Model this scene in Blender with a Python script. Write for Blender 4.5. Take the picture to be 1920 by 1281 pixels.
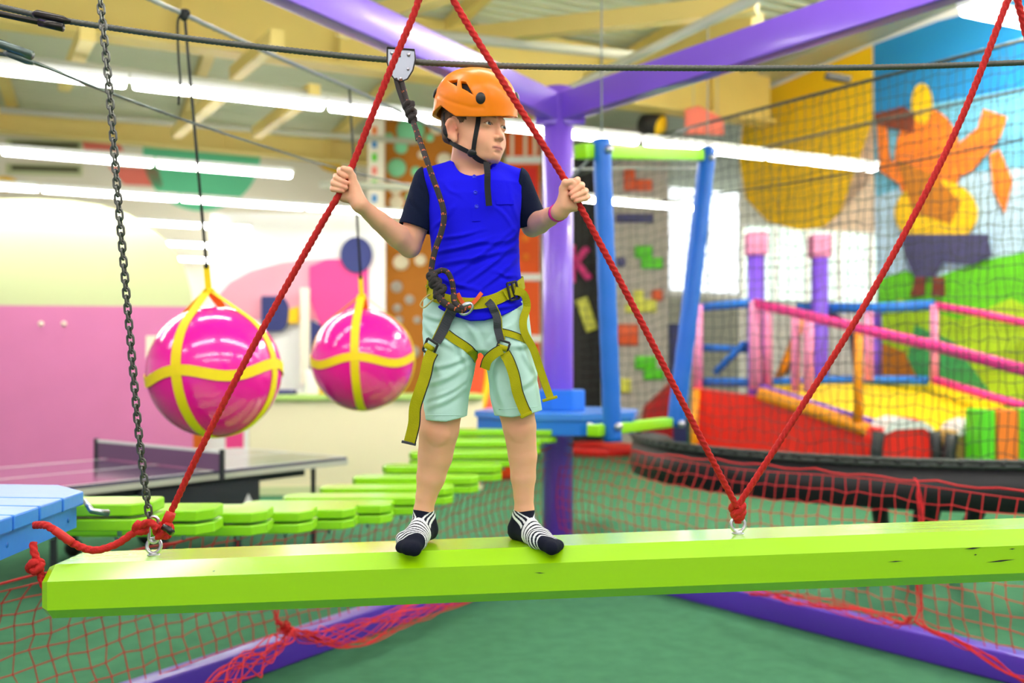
import bpy, bmesh, math, random
import numpy as np
from mathutils import Vector, Matrix

for _o in list(bpy.data.objects): bpy.data.objects.remove(_o)
SC = bpy.context.scene
COL = SC.collection
R = math.radians

# ------------------------------------------------------------------ camera, world, exposure, lamps
FPX, HY, CAMZ = 1750.0, 685.0, 1.56
cam_data = bpy.data.cameras.new('camera'); cam = bpy.data.objects.new('camera', cam_data); COL.objects.link(cam)
cam.location = (0, 0, CAMZ); cam.rotation_euler = (R(90), 0, 0)
cam_data.sensor_width = 36; cam_data.lens = FPX / 1920 * 36
cam_data.shift_y = (HY - 640.5) / 1920
cam_data.clip_start = .05; cam_data.clip_end = 200
cam_data.dof.use_dof = True; cam_data.dof.focus_distance = 2.5; cam_data.dof.aperture_fstop = 1.75
SC.camera = cam
SC.view_settings.view_transform = 'Standard'; SC.view_settings.look = 'None'
SC.view_settings.gamma = 1; SC.view_settings.use_curve_mapping = False
SC.view_settings.exposure = 0.4
W = bpy.data.worlds.new('world'); SC.world = W; W.use_nodes = True
W.node_tree.nodes['Background'].inputs[0].default_value = (1.0, .97, .93, 1)
W.node_tree.nodes['Background'].inputs[1].default_value = 0.5
STRIP_POWER = 34.0

AX_U = Vector((.914, .406, 0)); AX_V = Vector((-.406, .914, 0))      # the hall's own two axes

# ------------------------------------------------------------------ helpers
def P(px, py, D):
    return Vector(((px - 960) / FPX * D, D, CAMZ - (py - HY) / FPX * D))

def lin(c):
    r = []
    for x in c[:3]:
        x = x / 255.0
        r.append(x / 12.92 if x <= .04045 else ((x + .055) / 1.055) ** 2.4)
    return (r[0], r[1], r[2], 1.0)

def mat(name, rgb, rough=.5, metal=0, emit=0, bump=0, bscale=60, var=0, vscale=6, coat=0, sss=0, attr=False, spec=.5, stretch=None):
    m = bpy.data.materials.new(name); m.use_nodes = True
    nt = m.node_tree; b = nt.nodes['Principled BSDF']
    c = lin(rgb)
    b.inputs['Base Color'].default_value = c
    b.inputs['Roughness'].default_value = rough; b.inputs['Metallic'].default_value = metal
    b.inputs['Specular IOR Level'].default_value = spec
    if coat: b.inputs['Coat Weight'].default_value = coat; b.inputs['Coat Roughness'].default_value = .12
    if sss:
        b.inputs['Subsurface Weight'].default_value = sss
        b.inputs['Subsurface Radius'].default_value = (1, .35, .2); b.inputs['Subsurface Scale'].default_value = .006
    if emit:
        b.inputs['Emission Color'].default_value = c; b.inputs['Emission Strength'].default_value = emit
    tc = None
    def coords(scale):
        t = nt.nodes.new('ShaderNodeTexCoord'); mp = nt.nodes.new('ShaderNodeMapping')
        s = stretch or (1, 1, 1)
        mp.inputs['Scale'].default_value = s
        nt.links.new(t.outputs['Object'], mp.inputs[0])
        n = nt.nodes.new('ShaderNodeTexNoise'); n.inputs['Scale'].default_value = scale; n.inputs['Detail'].default_value = 4
        nt.links.new(mp.outputs[0], n.inputs['Vector']); return n
    src = None
    if attr:
        a = nt.nodes.new('ShaderNodeAttribute'); a.attribute_name = 'Col'; src = a.outputs['Color']
        nt.links.new(src, b.inputs['Base Color'])
    if var:
        n = coords(vscale); mx = nt.nodes.new('ShaderNodeMix'); mx.data_type = 'RGBA'; mx.blend_type = 'MULTIPLY'
        rp = nt.nodes.new('ShaderNodeMapRange'); rp.inputs[1].default_value = .3; rp.inputs[2].default_value = .7
        rp.inputs[3].default_value = 1 - var; rp.inputs[4].default_value = 1 + var * .3
        nt.links.new(n.outputs[0], rp.inputs[0])
        mx.inputs[0].default_value = 1
        if src: nt.links.new(src, mx.inputs[6])
        else: mx.inputs[6].default_value = c
        nt.links.new(rp.outputs[0], mx.inputs[7]); nt.links.new(mx.outputs[2], b.inputs['Base Color'])
    if bump:
        n = coords(bscale); bp = nt.nodes.new('ShaderNodeBump'); bp.inputs['Strength'].default_value = min(1, bump)
        bp.inputs['Distance'].default_value = .002
        nt.links.new(n.outputs[0], bp.inputs['Height']); nt.links.new(bp.outputs[0], b.inputs['Normal'])
    return m

M = {}
def mk(name, *a, **k):
    M[name] = mat(name, *a, **k); return M[name]

def setp(o, label=None, cat=None, group=None, kind=None):
    if label: o['label'] = label
    if cat: o['category'] = cat
    if group: o['group'] = group
    if kind: o['kind'] = kind
    return o

def empty(name, loc=(0, 0, 0), label=None, cat=None, group=None, parent=None):
    o = bpy.data.objects.new(name, None); COL.objects.link(o); o.location = loc
    o.empty_display_size = .05
    if parent: o.parent = parent
    return setp(o, label, cat, group)

def wpos(o):
    v = Vector(o.location)
    while o.parent: o = o.parent; v += Vector(o.location)
    return v

class MB:
    """collects shapes in world coordinates; build() links them as one object"""
    def __init__(s): s.v = []; s.f = []; s.mi = []; s.sm = []; s.cur = 0
    def add(s, vs, fs, smooth=False):
        b = len(s.v); s.v += [tuple(v) for v in vs]
        for f in fs: s.f.append([i + b for i in f]); s.mi.append(s.cur); s.sm.append(smooth)
        return s
    def box(s, c, size, ax=None, bev=0):
        c = Vector(c); hx, hy, hz = [x / 2 for x in size]
        X, Y, Z = ax if ax else (Vector((1, 0, 0)), Vector((0, 1, 0)), Vector((0, 0, 1)))
        if bev <= 0:
            vs = [c + X * (a * hx) + Y * (b * hy) + Z * (d * hz) for d in (-1, 1) for b in (-1, 1) for a in (-1, 1)]
            fs = [(0, 2, 3, 1), (4, 5, 7, 6), (0, 1, 5, 4), (2, 6, 7, 3), (0, 4, 6, 2), (1, 3, 7, 5)]
            return s.add(vs, fs)
        bm = bmesh.new(); bmesh.ops.create_cube(bm, size=1)
        for v in bm.verts: v.co = Vector((v.co.x * hx * 2, v.co.y * hy * 2, v.co.z * hz * 2))
        bmesh.ops.bevel(bm, geom=bm.edges[:] , offset=min(bev, hx * .95, hy * .95, hz * .95), segments=3, affect='EDGES', profile=.5)
        bm.verts.index_update()
        vs = [c + X * v.co.x + Y * v.co.y + Z * v.co.z for v in bm.verts]
        fs = [[v.index for v in f.verts] for f in bm.faces]; bm.free()
        return s.add(vs, fs, True)
    def bar(s, a, b, w, h, up=(0, 0, 1), bev=0):
        a = Vector(a); b = Vector(b); d = b - a; L = d.length; d.normalize()
        side = d.cross(Vector(up)).normalized(); u2 = side.cross(d).normalized()
        return s.box((a + b) / 2, (L, w, h), (d, side, u2), bev)
    def tube(s, pts, r, n=10, caps=True, lobes=0, pitch=.06, amp=.14, smooth=True, fleck=False):
        pts = [Vector(p) for p in pts]; m = len(pts)
        rr = r if isinstance(r, (list, tuple)) else [r] * m
        T = []
        for i in range(m):
            a = pts[max(0, i - 1)]; b = pts[min(m - 1, i + 1)]; t = (b - a)
            T.append(t.normalized() if t.length > 1e-9 else Vector((0, 0, 1)))
        ref = Vector((0, 0, 1)) if abs(T[0].z) < .9 else Vector((1, 0, 0))
        N = T[0].cross(ref).normalized(); vs = []; ph = 0
        for i in range(m):
            N = (N - T[i] * N.dot(T[i])).normalized(); Bn = T[i].cross(N)
            if i: ph += (pts[i] - pts[i - 1]).length / pitch * 2 * math.pi
            for k in range(n):
                a = 2 * math.pi * k / n
                q = rr[i] * (1 + (amp * abs(math.sin((a * lobes + ph) / 2)) - amp * .5 if lobes else 0))
                vs.append(pts[i] + N * (math.cos(a) * q) + Bn * (math.sin(a) * q))
        fs = []
        for i in range(m - 1):
            for k in range(n):
                fs.append((i * n + k, i * n + (k + 1) % n, (i + 1) * n + (k + 1) % n, (i + 1) * n + k))
        if caps: fs.append(tuple(range(n))[::-1]); fs.append(tuple(range((m - 1) * n, m * n)))
        s.add(vs, fs, smooth)
        if fleck:
            f0 = len(s.mi) - len(fs)
            for i in range(m - 1):
                for k in range(n):
                    if i % 9 in (0, 1) and ((k + i * 2) % (n // 2)) < n * .28 and (k + i // 2) % 3: s.mi[f0 + i * n + k] = 1
        return s
    def cyl(s, a, b, r, n=20, r2=None):
        s.tube([a, b], [r, r if r2 is None else r2], n); 
        return s
    def sphere(s, c, r, n=20, sc=(1, 1, 1), ax=None):
        c = Vector(c); X, Y, Z = ax if ax else (Vector((1, 0, 0)), Vector((0, 1, 0)), Vector((0, 0, 1)))
        m = max(6, n // 2); vs = [c + Z * r * sc[2]]
        for i in range(1, m):
            t = math.pi * i / m
            for k in range(n):
                a = 2 * math.pi * k / n
                vs.append(c + X * (r * sc[0] * math.sin(t) * math.cos(a)) + Y * (r * sc[1] * math.sin(t) * math.sin(a)) + Z * (r * sc[2] * math.cos(t)))
        vs.append(c - Z * r * sc[2]); fs = []
        for k in range(n): fs.append((0, 1 + k, 1 + (k + 1) % n))
        for i in range(m - 2):
            for k in range(n):
                a = 1 + i * n; fs.append((a + k, a + n + k, a + n + (k + 1) % n, a + (k + 1) % n))
        e = len(vs) - 1; a = 1 + (m - 2) * n
        for k in range(n): fs.append((e, a + (k + 1) % n, a + k))
        return s.add(vs, fs, True)
    def prism(s, poly, d, smooth=False):
        """closed polygon of points, extruded by vector d"""
        n = len(poly); d = Vector(d); vs = [Vector(p) for p in poly] + [Vector(p) + d for p in poly]
        fs = [tuple(range(n))[::-1], tuple(range(n, 2 * n))] + [(i, (i + 1) % n, n + (i + 1) % n, n + i) for i in range(n)]
        return s.add(vs, fs, smooth)
    def ribbon(s, pts, nrm, w, th=.0025, rows=1):
        """a strap: centre line pts, outward normals nrm, width w, thickness th"""
        m = len(pts); vs = []
        for i in range(m):
            t = (Vector(pts[min(m - 1, i + 1)]) - Vector(pts[max(0, i - 1)])).normalized()
            n = Vector(nrm[i]).normalized(); side = t.cross(n).normalized(); n = side.cross(t).normalized()
            ww = w[i] if isinstance(w, (list, tuple)) else w
            p = Vector(pts[i])
            vs += [p - side * ww / 2 - n * th / 2, p + side * ww / 2 - n * th / 2, p + side * ww / 2 + n * th / 2, p - side * ww / 2 + n * th / 2]
        fs = [(0, 1, 2, 3), tuple(4 * (m - 1) + k for k in (3, 2, 1, 0))]
        for i in range(m - 1):
            for k in range(4):
                fs.append((4 * i + k, 4 * i + 4 + k, 4 * i + 4 + (k + 1) % 4, 4 * i + (k + 1) % 4))
        return s.add(vs, fs)
    def build(s, name, m, parent=None, label=None, cat=None, group=None, kind=None, loc=None):
        me = bpy.data.meshes.new(name)
        o = bpy.data.objects.new(name, me); COL.objects.link(o)
        org = Vector((0, 0, 0))
        if parent: o.parent = parent; org = wpos(parent)
        elif s.v:
            a = np.array(s.v); mn = a.min(0); mx = a.max(0)
            org = Vector(((mn[0] + mx[0]) / 2, (mn[1] + mx[1]) / 2, mn[2])); o.location = org
        me.from_pydata([tuple(Vector(v) - org) for v in s.v], [], s.f)
        ms = m if isinstance(m, (list, tuple)) else [m]
        for x in ms: me.materials.append(x if not isinstance(x, str) else M[x])
        me.polygons.foreach_set('material_index', s.mi); me.polygons.foreach_set('use_smooth', s.sm)
        me.update()
        bm = bmesh.new(); bm.from_mesh(me); bmesh.ops.recalc_face_normals(bm, faces=bm.faces[:]); bm.to_mesh(me); bm.free()
        return setp(o, label, cat, group, kind)

def smooth_path(pts, n=8):
    """Catmull-Rom through the points"""
    p = [Vector(q) for q in pts]; p = [p[0] * 2 - p[1]] + p + [p[-1] * 2 - p[-2]]; out = []
    for i in range(1, len(p) - 2):
        for k in range(n):
            t = k / n; a, b, c, d = p[i - 1:i + 3]
            out.append(.5 * ((2 * b) + (c - a) * t + (2 * a - 5 * b + 4 * c - d) * t * t + (3 * b - a - 3 * c + d) * t ** 3))
    out.append(p[-2]); return out

def copy_tree(o, parent=None):
    c = o.copy(); COL.objects.link(c)
    if parent: c.parent = parent
    for ch in list(o.children): copy_tree(ch, c)
    return c

# ------------------------------------------------------------------ signed distance modelling (numpy), used for the body, clothes and knots
def smin(a, b, k):
    h = np.clip(.5 + .5 * (b - a) / k, 0, 1); return b + (a - b) * h - k * h * (1 - h)
def smax(a, b, k): return -smin(-a, -b, k)

class Cone:
    def __init__(s, a, b, ra, rb, k=.01, op='+', flat=None):
        s.a = np.array(a, float); s.b = np.array(b, float); s.ra = ra; s.rb = rb; s.k = k; s.op = op
        r = max(ra, rb); s.lo = np.minimum(s.a, s.b) - r; s.hi = np.maximum(s.a, s.b) + r
    def d(s, p):
        ab = s.b - s.a; L = ab @ ab
        t = np.clip(((p - s.a) @ ab) / max(L, 1e-9), 0, 1)
        q = p - s.a - t[:, None] * ab
        return np.sqrt((q * q).sum(1)) - (s.ra + (s.rb - s.ra) * t)
class Ell:
    def __init__(s, c, r, rot=None, k=.01, op='+'):
        s.c = np.array(c, float); s.r = np.array(r, float); s.k = k; s.op = op
        s.R = np.eye(3) if rot is None else np.array(rot, float)      # rows: local axes in world
        e = np.sqrt(((s.R * s.r[:, None]) ** 2).sum(0)); s.lo = s.c - e; s.hi = s.c + e
    def d(s, p):
        q = (p - s.c) @ s.R.T
        k0 = np.sqrt(((q / s.r) ** 2).sum(1)); k1 = np.sqrt(((q / (s.r ** 2)) ** 2).sum(1))
        return np.where(k0 < 1e-6, -s.r.min(), k0 * (k0 - 1) / np.maximum(k1, 1e-9))
class Half:
    """half space: inside where (p-c).n < 0"""
    def __init__(s, c, n, k=.003, op='&'):
        s.c = np.array(c, float); n = np.array(n, float); s.n = n / np.linalg.norm(n); s.k = k; s.op = op
        s.lo = np.full(3, -1e3); s.hi = np.full(3, 1e3)
    def d(s, p): return (p - s.c) @ s.n
class Loft:
    """upright loft: rows of (z, cx, cy, half width, half depth[, power]) interpolated over z"""
    def __init__(s, rows, k=.01, op='+', pw=2.3, cap=True):
        a = np.array(sorted(rows), float); s.a = a; s.k = k; s.op = op; s.pw = pw
        s.lo = np.array([(a[:, 1] - a[:, 3]).min(), (a[:, 2] - a[:, 4]).min(), a[0, 0]])
        s.hi = np.array([(a[:, 1] + a[:, 3]).max(), (a[:, 2] + a[:, 4]).max(), a[-1, 0]])
    def d(s, p):
        a = s.a; z = p[:, 2]
        i = [np.interp(z, a[:, 0], a[:, j]) for j in (1, 2, 3, 4)]
        x = np.abs((p[:, 0] - i[0]) / i[2]); y = np.abs((p[:, 1] - i[1]) / i[3])
        q = (x ** s.pw + y ** s.pw) ** (1 / s.pw)
        rr = np.minimum(i[2], i[3])
        rad = np.sqrt((p[:, 0] - i[0]) ** 2 + (p[:, 1] - i[1]) ** 2)
        dl = np.where(q > 1e-4, rad * (1 - 1 / np.maximum(q, 1e-4)), -rr)
        dl = np.maximum(dl, -rr)
        return smax(smax(dl, z - a[-1, 0], .008), a[0, 0] - z, .004)
class Func:
    def __init__(s, f, lo, hi, k=.01, op='+'):
        s.f = f; s.lo = np.array(lo, float); s.hi = np.array(hi, float); s.k = k; s.op = op
    def d(s, p): return s.f(p)
class Group:
    def __init__(s, prims, k=.01, op='+', disp=None):
        s.prims = prims; s.k = k; s.op = op; s.disp = disp
        A = [q for q in prims if q.op == '+']
        s.lo = np.min([q.lo for q in A], 0); s.hi = np.max([q.hi for q in A], 0)
    def d(s, p):
        r = np.full(len(p), 1.0)
        mn = p.min(0); mx = p.max(0)
        for q in s.prims:
            if q.op in '+-' :
                g = np.maximum(np.maximum(q.lo - mx, mn - q.hi), 0); gd = math.sqrt((g * g).sum())
                if gd > .08:
                    if q.op == '+': r = np.minimum(r, gd)
                    continue
            x = q.d(p)
            if q.op == '+': r = smin(r, x, q.k)
            elif q.op == '-': r = smax(r, -x, q.k)
            else: r = smax(r, x, q.k)
        if s.disp is not None: r = r + s.disp(p)
        return r

def sdf_mesh(name, g, h, material, parent=None, color=None, label=None, smooth=True, **kw):
    B = 8; lo = g.lo - 3 * h; hi = g.hi + 3 * h
    nb = np.ceil((hi - lo) / (B * h)).astype(int)
    I = np.stack(np.meshgrid(*[np.arange(n) for n in nb], indexing='ij'), -1).reshape(-1, 3)
    I = I[np.lexsort((I[:, 2] // 4, I[:, 1] // 4, I[:, 0] // 4))]
    cen = lo + (I + .5) * B * h
    keep = []
    for c in range(0, len(cen), 512):
        dd = g.d(cen[c:c + 512]); keep.append(np.abs(dd) < B * h * .87 * 1.35 + .004)
    I = I[np.concatenate(keep)]
    n1 = B + 1
    off = np.stack(np.meshgrid(*[np.arange(n1)] * 3, indexing='ij'), -1).reshape(-1, 3)
    big = np.int64(nb.max() * B + 4)
    cellid = []; cellpos = []; edges = []
    for c in range(0, len(I), 24):
        J = I[c:c + 24]
        gi = (J[:, None, :] * B + off[None]).reshape(-1, 3)
        V = g.d(lo + gi * h).reshape(len(J), n1, n1, n1)
        S = V < 0
        cs = [V[:, a:a + B, b:b + B, d:d + B] for a in (0, 1) for b in (0, 1) for d in (0, 1)]
        co = np.array([(a, b, d) for a in (0, 1) for b in (0, 1) for d in (0, 1)], float)
        sg = sum((x < 0).astype(int) for x in cs); act = (sg > 0) & (sg < 8)
        w = np.nonzero(act)
        if not len(w[0]): continue
        cv = np.stack([x[w] for x in cs], 1)
        acc = np.zeros((len(cv), 3)); cnt = np.zeros(len(cv))
        for i in range(8):
            for j in range(i + 1, 8):
                if abs(co[i] - co[j]).sum() != 1: continue
                m = (cv[:, i] < 0) != (cv[:, j] < 0)
                t = cv[:, i] / np.where(m, cv[:, i] - cv[:, j], 1)
                acc += np.where(m[:, None], co[i] + t[:, None] * (co[j] - co[i]), 0); cnt += m
        base = J[w[0]] * B + np.stack(w[1:], 1)
        cellid.append((base[:, 0] * big + base[:, 1]) * big + base[:, 2])
        cellpos.append(lo + (base + acc / cnt[:, None]) * h)
        for ax in range(3):
            sl0 = [slice(None), slice(0, B), slice(0, B), slice(0, B)]; sl1 = list(sl0); sl1[ax + 1] = slice(1, B + 1)
            a = S[tuple(sl0)]; b = S[tuple(sl1)]; w = np.nonzero(a != b)
            if len(w[0]):
                e = J[w[0]] * B + np.stack(w[1:], 1); edges.append((ax, e, a[w]))
    cid = np.concatenate(cellid); pos = np.concatenate(cellpos)
    cid, ui = np.unique(cid, return_index=True); pos = pos[ui]
    faces = []
    for ax, e, ins in edges:
        u = np.zeros(3, int); v = np.zeros(3, int); u[(ax + 1) % 3] = 1; v[(ax + 2) % 3] = 1
        q = []
        for du, dv in ((0, 0), (1, 0), (1, 1), (0, 1)):
            c = e - du * u - dv * v; k = (c[:, 0] * big + c[:, 1]) * big + c[:, 2]
            ix = np.searchsorted(cid, k); ix = np.clip(ix, 0, len(cid) - 1)
            q.append(np.where(cid[ix] == k, ix, -1))
        q = np.stack(q, 1); ok = (q >= 0).all(1); q = q[ok]; ii = ins[ok]
        q[~ii] = q[~ii][:, ::-1]; faces.append(q)
    F = np.concatenate(faces)
    F = np.unique(F, axis=0) if False else F
    me = bpy.data.meshes.new(name); o = bpy.data.objects.new(name, me); COL.objects.link(o)
    org = np.array(wpos(parent)) if parent else np.array([pos[:, 0].mean(), pos[:, 1].mean(), pos[:, 2].min()])
    if parent: o.parent = parent
    else: o.location = org
    # projection of vertices on the surface, one Newton step
    for _ in range(2):
        for c in range(0, len(pos), 4000):
            p = pos[c:c + 4000]; d0 = g.d(p); e = h * .5
            gr = np.stack([(g.d(p + np.eye(3)[a] * e) - d0) / e for a in range(3)], 1)
            L = np.maximum((gr * gr).sum(1), .25)
            pos[c:c + 4000] = p - np.clip(d0 / L, -h * .5, h * .5)[:, None] * gr
    me.vertices.add(len(pos)); me.vertices.foreach_set('co', (pos - org).ravel())
    me.loops.add(len(F) * 4); me.loops.foreach_set('vertex_index', F.ravel().astype(np.int32))
    me.polygons.add(len(F)); me.polygons.foreach_set('loop_start', np.arange(0, len(F) * 4, 4, dtype=np.int32))
    me.polygons.foreach_set('loop_total', np.full(len(F), 4, np.int32))
    me.polygons.foreach_set('use_smooth', np.ones(len(F), bool))
    me.update(calc_edges=True); me.validate()
    if color is not None:
        ca = me.color_attributes.new('Col', 'FLOAT_COLOR', 'POINT'); cc = np.ones((len(pos), 4)); cc[:, :3] = color(pos)
        ca.data.foreach_set('color', cc.ravel())
    me.materials.append(M[material] if isinstance(material, str) else material)
    return setp(o, label, **kw)

def raycast(g, px, py, d0=2.0, d1=3.0):
    """first surface point of the shape on the ray through that pixel, with its outward normal"""
    D = np.linspace(d0, d1, 400); p = np.array([P(px, py, x) for x in D]); v = g.d(p)
    k = np.nonzero(v < 0)[0]
    if not len(k): k = [int(np.argmin(v))]
    a = D[max(k[0] - 1, 0)]; b = D[k[0]]
    for _ in range(12):
        m = (a + b) / 2
        if g.d(np.array([P(px, py, m)]))[0] < 0: b = m
        else: a = m
    q = np.array(P(px, py, a)); e = .002
    n = np.array([g.d((q + np.eye(3)[i] * e)[None])[0] - g.d((q - np.eye(3)[i] * e)[None])[0] for i in range(3)])
    n = n / max(np.linalg.norm(n), 1e-9)
    if n[1] > 0: n[1] = -.05; n /= np.linalg.norm(n)
    return Vector(q), Vector(n)
BD = 2.58; TOPZ = 1.071
mk('skin', (242, 180, 148), .5, bump=.15, bscale=400, sss=.25, attr=True, spec=.35)
mk('hair', (112, 82, 60), .75, bump=1, bscale=500, stretch=(1, 1, .25), var=.35, vscale=120)
mk('shirt', (26, 22, 232), .85, bump=.15, bscale=300, spec=.12, var=.05, vscale=15)
mk('sleeve', (14, 24, 52), .85, bump=.5, bscale=300, spec=.15)
mk('button', (40, 50, 235), .35)
mk('shorts', (190, 226, 217), .85, bump=.12, bscale=350, spec=.15)
mk('sock', (25, 28, 42), .9, bump=.8, bscale=500, attr=True, spec=.1)
mk('helmet', (255, 136, 0), .36, coat=.12, spec=.3)
mk('black_plastic', (28, 28, 30), .4)
mk('dark_foam', (22, 20, 20), .8)
mk('black_web', (24, 24, 28), .8, bump=.8, bscale=600)
mk('gray_web', (62, 64, 72), .75, bump=.8, bscale=500)
mk('yellow_web', (176, 170, 6), .7, bump=.8, bscale=450, var=.12, vscale=25, spec=.2)
mk('orange_web', (240, 96, 40), .7, bump=.6, bscale=400)
mk('steel', (200, 204, 208), .28, metal=1)
mk('pink_band', (232, 40, 160), .45)
mk('eye_white', (232, 226, 222), .15)
mk('iris', (62, 66, 68), .1)
mk('pupil', (8, 8, 10), .05)
mk('beige_cord', (200, 180, 120), .6)
# ================================================================== the hall
mk('carpet', (76, 132, 98), .95, bump=1, bscale=700, var=.16, vscale=9, spec=.1)
mk('deck', (206, 212, 186), .45, metal=.2)
mk('ochre', (232, 206, 120), .5, var=.08, vscale=.8)
mk('pale_steel', (196, 196, 178), .5)
mk('cream', (250, 242, 224), .8)
mk('white_wall', (250, 250, 248), .8)
mk('pink_wall', (216, 122, 175), .75, var=.04, vscale=2)
mk('disc_cream', (204, 210, 160), .75)
mk('green_art', (110, 215, 165), .8); mk('salmon_art', (250, 130, 115), .8); mk('yellow_art', (255, 204, 14), .7)
mk('navy_art', (52, 60, 120), .8); mk('hot_pink', (250, 70, 150), .7); mk('rose_art', (250, 170, 190), .7); mk('peach_art', (255, 228, 204), .8)
mk('lamp_tube', (255, 253, 246), .4, emit=STRIP_POWER); mk('lamp_body', (235, 235, 232), .5)
mk('window_glow', (245, 250, 255), .4, emit=1.4)
mk('purple', (138, 92, 226), .32, coat=.3, var=.05, vscale=3)
mk('purple_dark', (92, 50, 190), .35, coat=.25)
mk('purple_lilac', (205, 180, 250), .3, coat=.3)
mk('red_obj', (235, 28, 16), .5); mk('sky_blue', (20, 132, 205), .7); mk('lime', (150, 222, 0), .38)
mk('grass_a', (98, 200, 20), .7); mk('grass_b', (170, 215, 30), .7); mk('grass_c', (60, 165, 95), .7); mk('pale_sky', (186, 218, 244), .7)
mk('orange_art', (248, 130, 30), .7); mk('brown_art', (120, 50, 30), .7); mk('slate_art', (66, 66, 110), .7)
mk('climb_brown', (196, 120, 22), .7, var=.08, vscale=3); mk('climb_gray', (190, 184, 178), .8, var=.06, vscale=3); mk('climb_black', (36, 34, 34), .7)
mk('climb_orange', (240, 92, 20), .7); mk('mint', (140, 225, 175), .6); mk('ivory', (250, 238, 210), .6); mk('tet_green', (90, 214, 20), .5); mk('tet_yellow', (232, 232, 90), .5)
mk('tet_orange', (225, 84, 20), .5); mk('tet_navy', (52, 54, 120), .5)

def quad(name, pts, m, label=None, cat=None, kind='structure', thick=None, parent=None, group=None):
    b = MB()
    if thick: b.prism(pts, thick)
    else: b.add(pts, [tuple(range(len(pts)))])
    return b.build(name, m, parent, label, cat, group, kind)
# floor and ceiling
quad('floor', [(-16, -4, 0), (14, -4, 0), (14, 32, 0), (-16, 32, 0)], 'carpet', kind='structure', thick=(0, 0, -.1))
CEIL = 6.5
b = MB(); vs = []; fs = []; NC = 150
O0 = Vector((-20, -6, CEIL)); 
for i in range(NC):                                     # trapezoid deck, ribs along the hall's first axis
    v0 = i * .24
    for off, dz in ((0, 0), (.08, 0), (.12, .07), (.20, .07)):
        p = O0 + AX_V * (v0 + off); vs += [p + Vector((0, 0, dz)), p + AX_U * 42 + Vector((0, 0, dz))]
fs = [(2 * i, 2 * i + 1, 2 * i + 3, 2 * i + 2) for i in range(len(vs) // 2 - 1)]
b.add(vs, fs); b.build('ceiling', 'deck', kind='structure')
# walls: the mural wall (right), the far wall, both really where the hall ends
WA = Vector((680 / 1750 * 13.75, 13.75, 0))             # a point of the right wall, on its mural seam
def wallpt(px, z):
    k = (px - 960) / FPX
    t = (WA.x - k * WA.y) / (k * AX_V.y - AX_V.x); q = WA + AX_V * t; return Vector((q.x, q.y, z))
def wallpy(px, py):
    q = wallpt(px, 0); return Vector((q.x, q.y, P(px, py, q.y).z))
OUT = Vector((.914, .406, 0))
ws, we = WA + AX_V * -16, wallpt(1385, 0)
quad('wall_right', [ws, we, we + Vector((0, 0, CEIL)), ws + Vector((0, 0, CEIL))], 'white_wall', thick=OUT * .2)
FW = Vector((-10.8, 19.2, 0))
def farpt(px, z=0):
    k = (px - 960) / FPX; t = (FW.x - k * FW.y) / (k * AX_U.y - AX_U.x); q = FW + AX_U * t; return Vector((q.x, q.y, z))
def farpy(px, py, off=0):
    q = farpt(px); q = Vector((q.x, q.y, P(px, py, q.y).z)); return q - AX_V * off
quad('wall_back', [FW - AX_U * 6, FW + AX_U * 24, FW + AX_U * 24 + Vector((0, 0, CEIL)), FW - AX_U * 6 + Vector((0, 0, CEIL))], 'cream', thick=AX_V * .2)
b = MB(); b.prism([farpy(1248, 285, .02), farpy(1400, 272, .02), farpy(1400, 555, .02), farpy(1248, 545, .02)], AX_V * -.06)
wn = b.build('window_1', 'window_glow', kind='structure')
b = MB()
for x in (1248, 1324, 1400): b.bar(farpy(x, 282, .1), farpy(x, 548, .1), .08, .05, (0, 1, 0))
b.bar(farpy(1248, 285, .1), farpy(1400, 272, .1), .08, .05); b.bar(farpy(1248, 545, .1), farpy(1400, 555, .1), .08, .05); b.build('frame_bar', 'white_wall', wn)

b = MB(); b.prism([wallpy(1398, 425) - OUT * .02, wallpy(1640, 440) - OUT * .02, wallpy(1640, 568) - OUT * .02, wallpy(1398, 560) - OUT * .02], OUT * -.03)
glow2 = b.build('wall_glow_panel', mat('panel_glow', (226, 244, 236), .4, emit=.9), kind='structure')  # added glowing panel, brightens the dim wall behind the columns
for x in (1398, 1460, 1520, 1580, 1640): b = MB(); b.bar(wallpy(x, 425 + (x - 1398) * .06) - OUT * .07, wallpy(x, 564) - OUT * .07, .07, .05, (0, 1, 0)); b.build('frame_bar', 'white_wall', glow2)

# painted shapes on the far wall
def fcirc(cx, cy, rx, ry, a0=0, a1=360, n=40):
    return [(cx + rx * math.cos(R(a0 + (a1 - a0) * i / n)), cy + ry * math.sin(R(a0 + (a1 - a0) * i / n))) for i in range(n + (a1 - a0 < 360))]
def far_art(name, pxs, m, label, off=.015, cat='wall art'):
    b = MB(); b.prism([farpy(x, y, off) for x, y in pxs], AX_V * -.012); return b.build(name, m, None, label, cat, 'painted shapes on the far wall')
far_art('wall_art', [(268, 272), (486, 286)] + fcirc(378, 290, 110, 106, 0, 180), 'green_art', 'green semicircle painted on the far wall behind the lamp rows')
far_art('wall_art', [(152, 262), (222, 266), (232, 284), (158, 280)], 'salmon_art', 'upper salmon bar on the far wall left of the green semicircle')
far_art('wall_art', [(203, 312), (296, 317), (306, 350), (232, 346)], 'salmon_art', 'lower salmon wedge on the far wall beside the green semicircle')
far_art('wall_art', [(588, 298), (640, 302), (640, 330), (606, 318)], 'yellow_art', 'small yellow wedge on the far wall near the right end of the green semicircle')
far_art('wall_art', fcirc(8, 345, 26, 14), 'yellow_art', 'yellow blob on the far wall at its left end above the pink wall', .016)
sg = empty('hanging_sign', P(1320, 250, 14.4), 'red house-shaped board hanging high left of the yellow mural', 'sign')
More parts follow.
